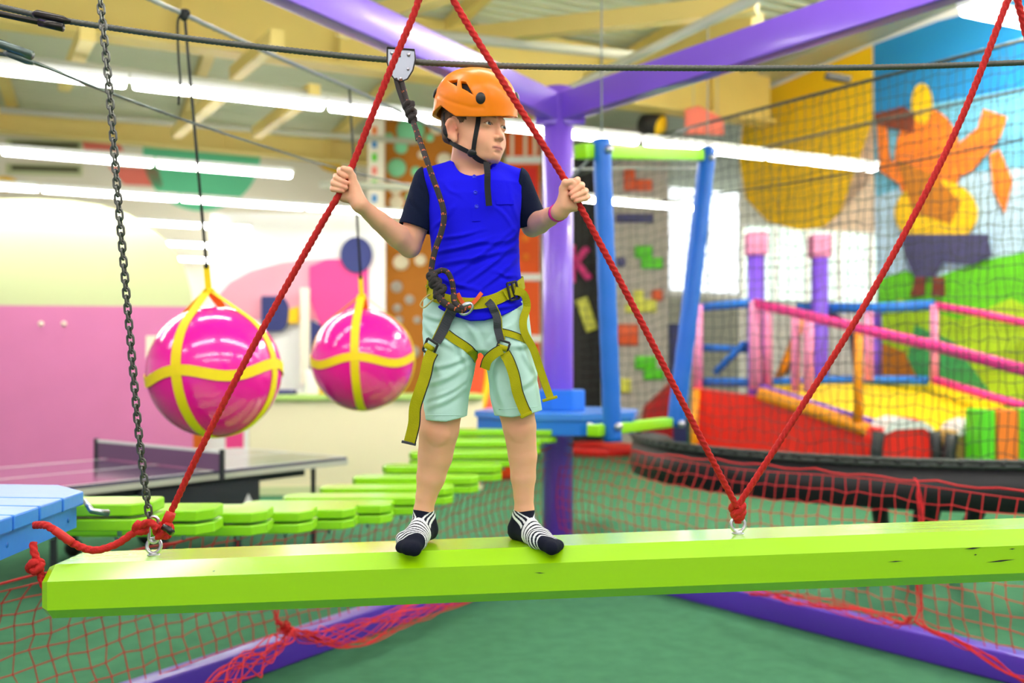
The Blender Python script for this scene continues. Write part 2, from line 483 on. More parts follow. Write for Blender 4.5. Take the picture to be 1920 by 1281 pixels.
b = MB(); b.prism([P(x, y, 14.4) for x, y in ((1285, 205), (1310, 198), (1356, 222), (1358, 252), (1285, 250))], (0, .06, 0)); b.build('board', 'salmon_art', sg)
for x in (1300, 1345): b = MB(); q = P(x, 215, 14.43); b.cyl(q, Vector((q.x, q.y, 6.5)), .008, 6); b.build('wire', 'pale_steel', sg)
# the two air grilles upper left
for y, lb in ((262, 'dark slatted air grille high on the far wall, upper of two'), (307, 'dark slatted air grille high on the far wall, lower of two')):
    g = empty('air_grille', farpy(85, y + 12, .03), lb, 'vent', 'air grilles on the far wall')
    b = MB(); b.prism([farpy(12, y, .02), farpy(154, y + 4, .02), farpy(154, y + 24, .02), farpy(12, y + 20, .02)], AX_V * -.05); b.build('grille_body', 'disc_cream', g)
    b = MB(); b.prism([farpy(22, y + 5, .08), farpy(148, y + 9, .08), farpy(148, y + 17, .08), farpy(22, y + 13, .08)], AX_V * -.02); b.build('grille_slats', mk('grille_dark', (70, 66, 40), .7) if 'grille_dark' not in M else 'grille_dark', g)

# ceiling girders, braces and pipes
def line_u(D0, z, s0, s1):          # a line along the first axis that meets the pixel column 0 at depth D0
    q = Vector((-960 / FPX * D0, D0, z)); return q + AX_U * s0, q + AX_U * s1
GIRD = [(4.6, 'nearest'), (10.9, 'middle'), (17.0, 'farthest')]
for D0, w in GIRD:
    GZ, GH = (6.04, .42) if D0 > 15 else (5.98, .84)
    b = MB(); a, c = line_u(D0, GZ, -8, 12.6 if D0 > 15 else 11.2); 
    g = empty('ceiling_girder', (a + c) / 2 + Vector((0, 0, -.4)), {'nearest': 'ochre steel girder spanning the ceiling right above the boy', 'middle': 'deep ochre girder under the ceiling above the hanging balls', 'farthest': 'ochre girder under the ceiling just before the far wall'}[w], 'girder', 'ochre ceiling girders')
    b.bar(a, c, .06, GH); b.build('web_plate', 'ochre', g)
    b = MB(); b.bar(a - Vector((0, 0, GH / 2)), c - Vector((0, 0, GH / 2)), .36, .05); b.build('flange', 'ochre', g)
    for i in range(-6, 12 if D0 > 15 else 11, 2): b = MB(); q = line_u(D0, GZ, i, i)[0]; b.box(q, (.05, .3, GH - .04), (AX_U, AX_V, Vector((0, 0, 1)))); b.build('stiffener', 'ochre', g)
k = 0
for i in range(-7, 11, 3):
    q = line_u(4.6, 6.36, i, i)[0]
    b = MB(); b.bar(q, q + AX_V * 15.4, .16, .2); k += 1
    b.build('purlin', 'ochre', None, ['first', 'second', 'third', 'fourth', 'fifth', 'sixth', 'seventh', 'eighth', 'ninth', 'tenth', 'eleventh', 'twelfth'][k - 1] + ' yellow purlin from the left under the ceiling deck', 'purlin', 'ceiling purlins')
for n_, (x0, y0, d0, x1, y1, d1) in enumerate(((800, 78, 9.5, 1420, 8, 8.0), (1100, 150, 11, 1420, 40, 8.6), (640, 55, 8.8, 900, -40, 7.5), (120, 160, 12, 165, 60, 9), (440, 140, 12, 520, 70, 9.5), (480, 250, 14, 590, 170, 11), (330, 250, 14, 420, 170, 11))):
    b = MB(); b.bar(P(x0, y0, d0), P(x1, y1, d1), .14, .16)
    b.build('ceiling_brace', 'ochre', None, ['long yellow brace rising to the right above the conduit', 'yellow brace right of the helmet under the ceiling', 'yellow brace above the pulley', 'short yellow brace at the far left near the chain', 'yellow brace above the light cable knot', 'yellow brace between lamp rows left of the pulley', 'yellow brace between lamp rows above the left ball'][n_], 'brace', 'ceiling braces')
for (x0, y0, d0, x1, y1, d1, r, lb) in ((760, 60, 8.6, 1190, 105, 9.6, .05, 'grey conduit crossing under the ceiling above the helmet'), (1020, 190, 11, 1450, -20, 7.2, .045, 'long grey conduit rising to the right behind the violet beam'),
                                     (0, 108, 9.5, 700, 190, 11.5, .05, 'grey cable tray pipe above the first lamp row'), (0, 206, 14, 780, 266, 16, .05, 'pale pipe under the farthest ochre girder'), (600, 345, 12, 790, 352, 12.2, .05, 'pale horizontal pipe behind the pulley rope')):
    b = MB(); b.cyl(P(x0, y0, d0), P(x1, y1, d1), r, 12); b.build('ceiling_pipe', 'pale_steel', None, lb, 'pipe', 'pipes under the ceiling')
# projector-like fixtures hanging from the ceiling
for (x, y, D, w, lb) in ((1376, 60, 8.4, .1, 'dark bracket hanging from the ceiling left of the mural'), (1560, 122, 10.5, .08, 'small dark bracket hanging over the yellow mural')):
    g = empty('ceiling_bracket', P(x, y, D), lb, 'bracket', 'ceiling brackets')
    b = MB(); b.bar(P(x, y - 60, D), P(x, y + 20, D), w, w); b.build('post', 'climb_black', g)
    b = MB(); b.bar(P(x - 12, y + 20, D), P(x + 34, y + 28, D), w, w * .8); b.build('plate', 'climb_black', g)
g = empty('stage_light', P(1215, 230, 15), 'black stage lamp with an amber lens hung near the far wall', 'lamp')
b = MB(); b.cyl(P(1205, 232, 15), P(1238, 238, 14.8), .16, 20, .2); b.build('lamp_body', 'climb_black', g)
b = MB(); b.cyl(P(1238, 238, 14.79), P(1240, 238.5, 14.78), .17, 20); b.build('lens', 'yellow_art', g)
b = MB(); b.bar(P(1220, 200, 14.9), P(1220, 150, 14.9), .04, .04); b.build('bracket', 'climb_black', g)

# lamp rows along the hall's first axis
ZL = 3.76
def lamp(a, c, first=[None]):
    t = empty('ceiling_lamp', (a + c) / 2, None, 'lamp'); d = (c - a).normalized()
    b = MB(); b.bar(a + Vector((0, 0, .05)), c + Vector((0, 0, .05)), .11, .05, bev=.01); b.build('housing', 'lamp_body', t)
    b = MB(); b.bar(a + d * .02, c - d * .02, .085, .06, bev=.02); b.build('diffuser', 'lamp_tube', t)
    return t
ROWS = [(6.95, [(-2.2, 5.55), (5.6, 8.65)], 'the nearest lamp row behind the boy'), (9.6, [(-1.5, 3.0), (6.6, 8.6)], 'the second lamp row'),
        (11.5, [(-1.2, 5.4)], 'the third lamp row'), (13.6, [(1.4, 5.6)], 'the fourth lamp row'), (15.8, [(2.3, 6.0)], 'the fifth lamp row'), (18.0, [(2.9, 6.4)], 'the farthest lamp row')]
ORD = ['first', 'second', 'third', 'fourth', 'fifth', 'sixth', 'seventh', 'eighth', 'ninth', 'tenth', 'eleventh', 'twelfth', 'thirteenth', 'fourteenth']
for D0, spans, lb in ROWS:
    nl = 0
    for s0, s1 in spans:
        n = max(1, round((s1 - s0) / 1.6)); L = (s1 - s0) / n
        for i in range(n):
            a, c = line_u(D0, ZL, s0 + i * L, s0 + (i + 1) * L - .015); t = lamp(a, c); nl += 1
            t['group'] = 'white tubes of ' + lb; t['label'] = ORD[nl - 1] + ' white tube lamp from the left in ' + lb
for D0, s0, s1 in ((4.9, -3.4, 2.2), (2.7, -3, 9), (.5, -3, 9), (-1.7, -3, 3)):       # added unseen rows over and behind the camera, lighting boy and mural
    for i in range(3):
        a, c = line_u(D0, ZL + .25, s0 + i * (s1 - s0) / 3, s0 + (i + 1) * (s1 - s0) / 3 - .4); t = lamp(a, c)
        t['group'] = 'added unseen tubes over the course'; t['label'] = ORD[i] + ' added unseen white tube lamp from the left in the ' + {4.9: 'row just before the boy', 2.7: 'row above the boy', .5: 'row above the camera', -1.7: 'row behind the camera'}[D0]
LB = mat('added_tube', (255, 253, 246), .4, emit=120)  # unseen lamp cluster added to brighten the mural wall
for i in range(4):
    a = Vector((6.15 - .22 * i, 8.0 - .1 * i, 6.05)); c = a + AX_V * 2.4; t = lamp(a, c); t.children[1].data.materials[0] = LB; t['group'] = 'added lamps over the mural'; t['label'] = ORD[i] + ' added unseen white tube lamp from the wall in the cluster high above the mural'
a, c = P(1806, 18, 5.9), P(2010, 62, 6.6); t = lamp(a, c); t['label'] = 'white tube lamp before the mural wall in the upper right corner'

# ---- mural wall paint
def mural(name, pxs, m, label, off, cat='mural'):
    b = MB(); b.prism([wallpy(x, y) - OUT * off for x, y in pxs], OUT * -.012); return b.build(name, m, None, label, cat, 'paint on the mural wall')
mural('wall_mural', [(1400, 186), (1636, 86), (1640, 330), (1602, 345), (1578, 400), (1556, 425), (1500, 432), (1440, 415), (1400, 372), (1388, 300)], 'yellow_art', 'big yellow rounded shape painted on the right wall left of the blue mural', .01)
mural('wall_mural', [(1640, 225), (1642, 330), (1602, 345), (1578, 400), (1540, 432), (1640, 436)], 'peach_art', 'peach field painted under the yellow shape on the right wall', .012)
mb_ = MB()
sky = empty('landscape_mural', wallpy(1780, 700), 'blue sky and green meadow mural covering the right wall', 'mural')
def mp(pxs, m, off, nm):
    b = MB(); b.prism([wallpy(x, y) - OUT * off for x, y in pxs], OUT * -.01); b.build(nm, m, sky)
mp([(1640, 84), (1760, 40), (2060, -40), (2060, 240), (1642, 250)], 'sky_blue', .012, 'upper_sky')
M['sky_grad'] = mat('sky_grad', (110, 185, 222), .7)
mp([(1641, 215), (2060, 140), (2060, 380), (1644, 380)], 'sky_grad', .016, 'middle_sky')
mp([(1643, 370), (1760, 330), (2060, 300), (2060, 620), (1648, 620)], 'pale_sky', .020, 'lower_sky')
mp([(1649, 524), (1700, 508), (1760, 520), (1840, 490), (1940, 470), (2060, 470), (2060, 900), (1650, 900)], 'grass_a', .026, 'meadow')
mp([(1649, 600), (1690, 560), (1800, 600), (1900, 560), (2060, 640), (2060, 760), (1780, 760), (1650, 690)], 'grass_b', .032, 'light_meadow')
mp([(1720, 610), (1790, 640), (1850, 720), (1900, 790), (1760, 790), (1700, 700)], 'grass_c', .038, 'dark_meadow')
mp([(1650, 640), (1700, 660), (1750, 760), (1650, 760)], 'climb_brown', .042, 'sandy_patch')
# plain cheerful figure stand-in made of soft colour patches (no character)
fig = empty('mural_figure', wallpy(1760, 560), 'abstract orange and yellow figure of plain patches painted on the right wall', 'mural')
def mf(pxs, m, off, nm):
    b = MB(); b.prism([wallpy(x, y) - OUT * off for x, y in pxs], OUT * -.008); b.build(nm, m, fig)
mf(fcirc(1745, 300, 62, 95), 'orange_art', .05, 'orange_patch'); mf(fcirc(1735, 195, 20, 38), 'yellow_art', .06, 'yellow_patch'); mf([(1645, 215), (1700, 200), (1722, 215), (1718, 250), (1650, 236)], 'brown_art', .062, 'brown_patch')
mf([(1780, 290), (1840, 240), (1850, 205), (1895, 220), (1880, 262), (1830, 320), (1790, 340)], 'orange_art', .058, 'orange_patch')
mf([(1650, 235), (1668, 240), (1676, 300), (1700, 320), (1690, 345), (1655, 320)], 'orange_art', .058, 'orange_patch')
mf(fcirc(1762, 400, 78, 62), 'yellow_art', .064, 'yellow_patch'); mf([(1690, 300), (1760, 330), (1810, 380), (1790, 420), (1720, 400)], 'climb_brown', .072, 'brown_patch')
mf([(1700, 440), (1860, 440), (1868, 480), (1830, 498), (1775, 492), (1760, 520), (1722, 520), (1705, 480)], 'slate_art', .076, 'slate_patch')
mf([(1725, 520), (1745, 520), (1742, 555), (1715, 556)], 'brown_art', .08, 'brown_patch'); mf([(1757, 520), (1780, 520), (1780, 556), (1755, 556)], 'brown_art', .08, 'brown_patch')
mf([(1862, 290), (1880, 280), (1905, 340), (1890, 400), (1870, 360)], 'orange_art', .06, 'orange_patch')
# roof edge beam along the mural wall
a, c = WA + AX_V * -9 + Vector((0, 0, 6.4)) - OUT * .3, WA + AX_V * 2.6 + Vector((0, 0, 6.4)) - OUT * .3
b = MB(); b.bar(a, c, .5, .16); b.build('trim_1', 'pale_steel', kind='structure')
for i in range(4):
    q = WA + AX_V * (-2 + i * .01) ; b = MB(); z = 6.36
    b.cyl(WA + AX_V * -8 + Vector((0, 0, z)) - OUT * (.9 + i * .16), WA + AX_V * 2.6 + Vector((0, 0, z)) - OUT * (.9 + i * .16), .045, 10)
    b.build('ceiling_pipe', 'pale_steel', None, ORD[i] + ' grey pipe from the wall in the bundle above the mural', 'pipe', 'pipe bundle above the mural wall')

# ---- left pink partition with the cream disc
PA = P(-260, 0, 11.3); PB = P(362, 0, 12.6)
def part_pt(px, py):
    k = (px - 960) / FPX; d = Vector((PB.x - PA.x, PB.y - PA.y, 0)); t = (PA.x - k * PA.y) / (k * d.y - d.x)
    q = Vector((PA.x, PA.y, 0)) + d * t; return Vector((q.x, q.y, P(px, py, q.y).z))
pn = Vector((-(PB.y - PA.y), PB.x - PA.x, 0)).normalized()
pw = empty('partition_wall', part_pt(100, 930), 'pink partition wall with a pale cream round top at the left', 'partition')
def zz(v, z): return Vector((v.x, v.y, z))
b = MB(); b.prism([zz(part_pt(-260, 572), 0), zz(part_pt(362, 575), 0), part_pt(362, 575), part_pt(-260, 571)], pn * .12); b.build('pink_panel', 'pink_wall', pw)
arc = [(-260, 571), (362, 575), (358, 545), (350, 515), (335, 482), (310, 450), (280, 425), (240, 402), (190, 386), (130, 377), (60, 373), (-20, 374), (-120, 380), (-260, 400)]
b = MB(); b.prism([part_pt(x, y) for x, y in arc], pn * .12); b.build('cream_disc', 'disc_cream', pw)
b = MB(); b.prism([part_pt(x, y) - pn * .01 for x, y in ((274, 630), (302, 630), (302, 672), (274, 672))], pn * .02); b.build('notice', 'ivory', pw)
for x in (77, 120):
    b = MB(); q = part_pt(x, 607); b.cyl(q - pn * .02, q, .03, 12); b.build('wall_hook', 'ivory', pw)

# ---- reception counter and the graphic wall behind it
CA = P(470, 0, 11.4); ct = empty('reception_counter', P(680, 925, 11.4), 'long cream reception counter with a pale green top', 'counter')
b = MB(); a0, c0 = P(470, 0, 11.4), P(900, 0, 11.9); a0.z = c0.z = .57; b.bar(a0, c0, .5, 1.14, bev=.02); b.build('counter_body', mk('cream_panel', (248, 232, 196), .6), ct)
b = MB(); a0.z = c0.z = 1.17; b.bar(a0, c0, .66, .06, bev=.01); b.build('countertop', mk('green_top', (190, 220, 120), .4), ct)
b = MB(); a0.z = c0.z = .05; b.bar(a0 - Vector((0, .26, 0)), c0 - Vector((0, .26, 0)), .02, .1); b.build('plinth', 'disc_cream', ct)
for (x, y, D, s, m, lb, nm) in ((528, 733, 11.5, (.34, .2, .06), 'tet_navy', 'dark blue tray lying on the reception counter', 'tray'), (585, 715, 11.5, (.14, .14, .3), 'white_wall', 'white box standing on the reception counter', 'box'), (610, 722, 11.6, (.14, .1, .16), 'yellow_art', 'small yellow box at the right of the white box on the counter', 'box')):
    q = P(x, y, D); b = MB(); b.box((q.x, q.y, 1.2 + s[2] / 2), s, bev=.015); b.build(nm, m, None, lb, nm)
g = empty('graphic_wall', P(560, 800, 15), 'white wall with pink, navy and yellow shapes behind the counter', 'wall panel')
def gp(pxs, m, D, nm, th=.05):
    b = MB(); b.prism([P(x, y, D) for x, y in pxs], (0, th, 0)); b.build(nm, m, g)
def bot(D): return HY + CAMZ * FPX / D
gp([(395, 400), (722, 400), (722, bot(15)), (395, bot(15))], 'white_wall', 15, 'backing', .1)
gp([(405, 560), (430, 530), (470, 508), (530, 492), (600, 486), (690, 484), (690, 580), (640, 600), (430, 600)], 'rose_art', 14.95, 'pink_arch', .04)
gp([(580, 500), (612, 486), (690, 486), (690, 600), (640, 640), (600, 610), (580, 560)], 'hot_pink', 14.9, 'hot_pink_shape', .04)
gp([(490, 555), (524, 555)] + fcirc(522, 588, 20, 34, -80, 90) + [(490, 622)], 'navy_art', 14.85, 'navy_shape', .04)
gp([(542, 580), (560, 574), (560, 606), (540, 606)], 'yellow_art', 14.85, 'yellow_shape', .04)
gp(fcirc(668, 478, 30, 34), 'navy_art', 14.85, 'navy_disc', .04)
gp([(582, 600), (606, 612), (606, 712), (582, 712)], 'navy_art', 14.85, 'navy_shape', .04)
gp([(563, 540), (580, 540), (580, 720), (563, 720)], 'cream', 14.8, 'white_column', .04)
for x, y, w, h, m in ((382, 560, 0, 0, None),): pass
gp([(360, 830), (372, 830), (388, 980), (360, 980)], 'yellow_art', 14.9, 'yellow_stripe', .04) if False else None
g2 = empty('striped_board', P(405, 900, 13.2), 'white board with orange and pink stripes beyond the table', 'board')
for (x0, x1, m, nm) in ((362, 384, 'orange_art', 'orange_stripe'), (384, 424, 'white_wall', 'white_stripe'), (424, 458, 'hot_pink', 'pink_stripe'), (458, 476, 'white_wall', 'white_stripe')):
    b = MB(); z1 = P(0, 760, 13.2).z; a = P(x0, 0, 13.2); c = P(x1, 0, 13.2); b.box(((a.x + c.x) / 2, 13.2, z1 / 2), (c.x - a.x, .06, z1)); b.build(nm, m, g2)

# ---- climbing walls
def panel(name, x0, x1, ytop, D, m, label, th=.15):
    t = empty(name, ((x0 + x1 - 1920) / 2 / FPX * D, D, 0), label, 'climbing wall')
    a = P(x0, ytop, D); c = P(x1, ytop, D); top = min(a.z, CEIL - .1)
    b = MB(); b.box(((a.x + c.x) / 2, D + th / 2, top / 2), (c.x - a.x, th, top)); b.build('panel', m, t); return t
def dot(t, x, y, r, D, m, nm='hold'):
    q = P(x, y, D); b = MB(); b.sphere(q, r / FPX * D, 18, (1, .35, 1)); b.build(nm, m, t)
D = 18.3; t = panel('climbing_wall', 722, 860, 225, D, 'climb_brown', 'orange-brown climbing wall dotted with round mint and cream holds')
for x, y, r, m in ((770, 245, 27, 'mint'), (729, 258, 9, 'mint'), (752, 276, 13, 'mint'), (818, 240, 13, 'ivory'), (806, 258, 8, 'mint'), (744, 315, 18, 'mint'), (780, 322, 10, 'mint'), (742, 356, 11, 'ivory'), (744, 380, 14, 'ivory'), (768, 370, 8, 'mint'),
                   (741, 420, 12, 'ivory'), (833, 300, 14, 'ivory'), (752, 492, 15, 'ivory'), (788, 488, 11, 'ivory'), (744, 538, 11, 'climb_gray'), (768, 562, 9, 'climb_gray'), (745, 578, 8, 'climb_gray'), (782, 600, 7, 'climb_gray'), (748, 600, 8, 'climb_gray'), (776, 660, 11, 'climb_gray'),
                   (730, 440, 8, 'mint'), (762, 450, 9, 'ivory'), (815, 330, 10, 'mint'), (790, 290, 7, 'ivory')):
    dot(t, x, y, r, D, m)
t = panel('marker_post', 690, 720, 222, 17.6, 'cream', 'tall white post with coloured stickers left of the brown climbing wall'); t['category'] = 'post'
for i, (y, m) in enumerate(((245, 'orange_art'), (270, 'sky_blue'), (295, 'tet_green'), (320, 'salmon_art'), (345, 'tet_green'), (372, 'sky_blue'), (400, 'orange_art'), (430, 'tet_green'))):
    b = MB(); q = P(702, y, 17.59); b.box(q, (.09, .02, .14)); b.build('sticker', m, t)
D = 18.5; t = panel('climbing_wall', 948, 1012, 240, D, 'climb_orange', 'red-orange climbing wall with white ladder bars behind the boy')
for y in (300, 520, 635): b = MB(); a = P(948, y, D - .03); c = P(1016, y, D - .03); b.bar(a, c, .04, .14); b.build('crossbar', 'white_wall', t)
for x, y in ((960, 250), (985, 250), (1003, 250)): b = MB(); b.bar(P(x, y, D - .02), P(x, 292, D - .02), .06, .04, (0, 1, 0)); b.build('crossbar', 'ivory', t)
for x, y in ((985, 447), (986, 482), (985, 570), (984, 600)): dot(t, x, y, 7, D, 'orange_art')
b = MB(); b.box(P(983, 352, D - .02), (.5, .03, .8)); b.build('red_panel', 'red_obj', t)
D = 18.6; t = panel('climbing_wall', 1062, 1128, 296, D, 'climb_black', 'black climbing wall carrying a pink letter K')
def thick_line(t, a, c, w, m, nm): b = MB(); b.bar(P(*a), P(*c), w, .1, (0, 1, 0), .02) if False else b.box((P(*a) + P(*c)) / 2, ((P(*c) - P(*a)).length, .08, w), ((P(*c) - P(*a)).normalized(), Vector((0, 1, 0)), (P(*c) - P(*a)).normalized().cross(Vector((0, 1, 0)))), .02); return b.build(nm, m, t)
Dk = D - .06
b = MB()
for a, c in (((1072, 464, Dk), (1072, 526, Dk)), ((1074, 498, Dk), (1099, 468, Dk)), ((1080, 492, Dk), (1103, 520, Dk))):
    u = (P(*c) - P(*a)).normalized(); b.box((P(*a) + P(*c)) / 2, ((P(*c) - P(*a)).length + .1, .09, .14), (u, Vector((0, 1, 0)), u.cross(Vector((0, 1, 0)))), .03)
b.build('letter_k', mk('letter_pink', (236, 40, 140), .5), t)
thick_line(t, (1090, 560, Dk), (1110, 620, Dk), .24, 'tet_yellow', 'hold')
D = 17.8; t = panel('climbing_wall', 1134, 1252, 240, D, 'climb_gray', 'grey climbing wall with coloured falling-block shapes behind the blue poles')
TS = {'tet_green': [(1190, 462, 1222, 484), (1202, 484, 1242, 504), (1190, 668, 1230, 692), (1206, 692, 1244, 712)], 'tet_yellow': [(1188, 545, 1206, 586), (1206, 562, 1230, 586), (1172, 570, 1188, 586), (1160, 710, 1182, 736)],
      'tet_orange': [(1158, 608, 1196, 648), (1222, 544, 1242, 564), (1170, 318, 1190, 358), (1190, 338, 1222, 358)], 'tet_navy': [(1156, 484, 1172, 500), (1154, 402, 1224, 418)]}
for m, L in TS.items():
    for x0, y0, x1, y1 in L:
        a = P(x0, y0, D); c = P(x1, y1, D); b = MB(); b.box(((a.x + c.x) / 2, D - .03, (a.z + c.z) / 2), (c.x - a.x, .1, a.z - c.z), bev=.02); b.build('block_hold', m, t)
q = P(1270, 560, 19); b = MB(); b.box((q.x, 19, 1.2), (.35, .3, 2.4)); b.build('bin_cabinet', 'tet_navy', None, 'dark blue narrow cabinet beside the bright window', 'cabinet')
# red-orange inflatable column seen between the boy's knees
t = empty('inflatable_cone', P(902, 900, 13.2), 'red and orange inflatable cone with a yellow band behind the boy', 'inflatable')
b = MB(); q = P(902, 0, 13.2); b.tube([(q.x, 13.2, z) for z in (0, .3, .7, 1.2, 1.6, 1.9)], [.62, .6, .5, .34, .22, .1], 28); b.build('cone_body', mk('red_orange', (255, 74, 16), .5), t)
b = MB(); b.tube(smooth_path([(q.x - .28, 12.78, .65), (q.x - .05, 12.74, .85), (q.x + .08, 12.85, 1.2), (q.x + .12, 12.98, 1.6)], 5), .05, 8); b.build('yellow_band', 'yellow_art', t)
# red floor mat and red cone near the far platform
b = MB(); q = P(1128, 0, 16.5); b.tube([(q.x, 16.5, .0), (q.x, 16.5, .14), (q.x, 16.5, .17)], [.62, .62, .55], 40); b.build('floor_mat', 'red_obj', None, 'round red mat on the floor beyond the blue platform', 'mat')
t = empty('foam_wedge', P(1226, 800, 14.5), 'dark red foam wedge beyond the green bar of the blue poles', 'foam block')
b = MB(); D = 14.5; b.prism([zz(P(1196, 0, D), 0), zz(P(1262, 0, D), 0), P(1262, 720, D), P(1248, 735, D), P(1215, 765, D)], (0, .5, 0)); b.build('wedge_body', mk('dark_red', (170, 10, 14), .6), t)
# ================================================================== the rope course
mk('bolt', (205, 200, 215), .3, metal=.9)
mk('beam_green', (166, 226, 0), .27, coat=.8, bump=.35, bscale=22, stretch=(.06, 1, 1), var=.05, vscale=5, spec=.6)
mk('plank_green', (150, 222, 10), .35, coat=.4, bump=.3, bscale=40)
mk('blue_wood', (56, 134, 236), .38, coat=.35, bump=.4, bscale=30, var=.05, vscale=8)
mk('blue_dark', (10, 118, 226), .45, coat=.2)
mk('pole_blue', (8, 104, 205), .5)
mk('red_rope', (200, 38, 36), .7, bump=.8, bscale=260, var=.18, vscale=90, spec=.25)
mk('red_tape', (205, 30, 24), .5)
mk('black_cap', (14, 13, 14), .3)
mk('red_net', (226, 36, 44), .7)
mk('black_net', (24, 30, 30), .7)
mk('net_rope', (70, 76, 70), .6, var=.5, vscale=30)
mk('chain_steel', (105, 106, 100), .32, metal=.85)
mk('cable_steel', (92, 92, 86), .5, metal=.5)
mk('cable_gray', (150, 155, 150), .5)
mk('black_cord', (20, 26, 22), .7)
mk('ball_pink', (250, 0, 165), .16, coat=.6, spec=.6)
mk('ball_strap', (248, 214, 0), .6); mk('ball_strap_orange', (250, 120, 10), .6)
mk('clamp_dark', (54, 50, 48), .3, metal=.8); mk('clamp_gray', (92, 104, 100), .3, metal=.7)
mk('pulley_plate', (150, 154, 166), .38, metal=.9)
mk('fleck', (205, 98, 56), .8); mk('lanyard', (50, 44, 44), .8, attr=False, bump=.8, bscale=400)
mk('table_top', (72, 66, 92), .16, coat=1); mk('white_line', (235, 235, 235), .5); mk('table_black', (34, 38, 44), .5)
mk('tramp_black', (26, 25, 27), .55, bump=.4, bscale=60)
mk('soft_pink', (246, 150, 200), .5); mk('magenta', (244, 48, 150), .5); mk('soft_purple', (122, 78, 222), .5); mk('soft_blue', (16, 112, 216), .5); mk('soft_yellow', (252, 212, 10), .5); mk('soft_orange', (250, 158, 10), .5)
mk('soft_red', (238, 30, 12), .45); mk('gold', (190, 156, 84), .35); mk('white_shell', (245, 245, 245), .25)

# ---- violet steel frame: post, two overhead beams, two floor beams
PX, PY = .36, 7.3
LD = Vector((-.543, -.840, 0)).normalized(); RD = Vector((.617, -.787, 0)).normalized()
Z = Vector((0, 0, 1))
post = empty('frame_post', (PX, PY, 0), 'violet corner post of the frame standing behind the boy', 'post')
b = MB(); b.cyl((PX, PY, .0), (PX, PY, 3.72), .118, 32); b.build('shaft', 'purple', post)
b = MB(); b.cyl((PX, PY, 0), (PX, PY, .03), .22, 32); b.build('foot_plate', 'purple_dark', post)
for dx, dz in ((-.10, 3.58), (-.10, 3.48), (.12, 3.58), (.12, 3.48)):
    b = MB(); b.cyl((PX + dx, PY - .14, dz), (PX + dx, PY - .12, dz), .024, 12); b.build('bolt', 'bolt', post)
b = MB(); b.box((PX - .1, PY - .10, 3.53), (.16, .06, .22)); b.build('bracket', 'purple', post); b = MB(); b.box((PX + .12, PY - .10, 3.53), (.16, .06, .22)); b.build('bracket', 'purple', post)
o3 = Vector((PX, PY, 0))
for d, lb, L in ((LD, 'violet overhead beam running from the corner post to the upper left', 6.2), (RD, 'violet overhead beam running from the corner post to the upper right', 5.2)):
    b = MB(); a = o3 + d * .1 + Z * 3.56; b.bar(a, a + d * L, .12, .21, bev=.008); b.build('overhead_beam', 'purple', None, lb, 'beam')
for d, lb, L in ((LD, 'violet floor beam running toward the camera at lower left under the red net', 5.0), (RD, 'violet floor beam running toward the lower right under the red net', 4.6)):
    b = MB(); a = o3 + d * .2 + Z * .075; b.bar(a, a + d * L, .13, .145, bev=.01); b.build('floor_beam', 'purple_dark', None, lb, 'beam')
# outer posts the frame stands on (out of the picture's sides)
for q, lb in ((o3 + LD * 5.35, 'violet post at the near end of the left beams'), (o3 + RD * 5.0, 'violet post at the near end of the right beams')):
    b = MB(); b.cyl(q, q + Z * 3.9, .118, 24); b.build('frame_post', 'purple', None, lb, 'post')
b = MB(); b.bar(Vector((-3.2, 2.3, 3.52)), Vector((3.4, 2.3, 3.52)), .1, .14, bev=.01); b.build('overhead_rail', 'purple', None, 'violet rail above the boy from which the beam ropes hang', 'beam')

# ---- balance beam
BT = 1.071
def beam_z(x): return BT + (x + .02) * .030
bx0, bx1 = -1.222, 1.75
prof = [(2.50, 0), (2.66, 0), (2.705, -.034), (2.705, -.112), (2.675, -.138), (2.485, -.138), (2.455, -.110), (2.455, -.036)]
bb = empty('balance_beam', (0, 2.58, BT - .138), 'long chamfered lime green balance beam the boy stands on', 'beam')
b = MB(); vs = []; NX = 2; ends = [(bx0, .03), (bx0 + .02, 0), (bx1, 0)]
def rot(x, y): return (x, y + (x - 0) * .035)
for x, ins in ends:
    cy = 2.58; cz = -.07
    for y, z in prof:
        yy = cy + (y - cy) * (1 - ins * 4); z2 = cz + (z - cz) * (1 - ins * 4)
        X, Y = rot(x, yy); vs.append((X, Y, beam_z(x) + z2))
n = len(prof); fs = [tuple(range(n))[::-1], tuple(range(2 * n, 3 * n))] + [(i * n + k, i * n + (k + 1) % n, (i + 1) * n + (k + 1) % n, (i + 1) * n + k) for i in range(2) for k in range(n)]
b.add(vs, fs); b.build('beam_timber', 'beam_green', bb)
b = MB()                                                  # dark cracks in the paint
for (x0, y0, x1, y1, w) in ((1808, 1030, 1840, 1027, 3), (1848, 1055, 1905, 1049, 3), (1826, 1041, 1832, 1040, 2.5), (1664, 1054, 1694, 1052, 2), (1892, 1030, 1904, 1029.5, 2), (1002, 1074, 1022, 1075, 1.6), (398, 1072, 404, 1070, 1.6)):
    Dd = 2.4535 + ((x0 + x1) / 2 - 960) / FPX * 2.45 * .035
    a = P(x0, y0, Dd); c = P(x1, y1, Dd); m_ = (a + c) / 2; ww = w / FPX * Dd
    b.add([a, m_ + Z * ww * .5, c, m_ - Z * ww * .5], [(0, 1, 2, 3)])
b.build('paint_crack', 'climb_black', bb)
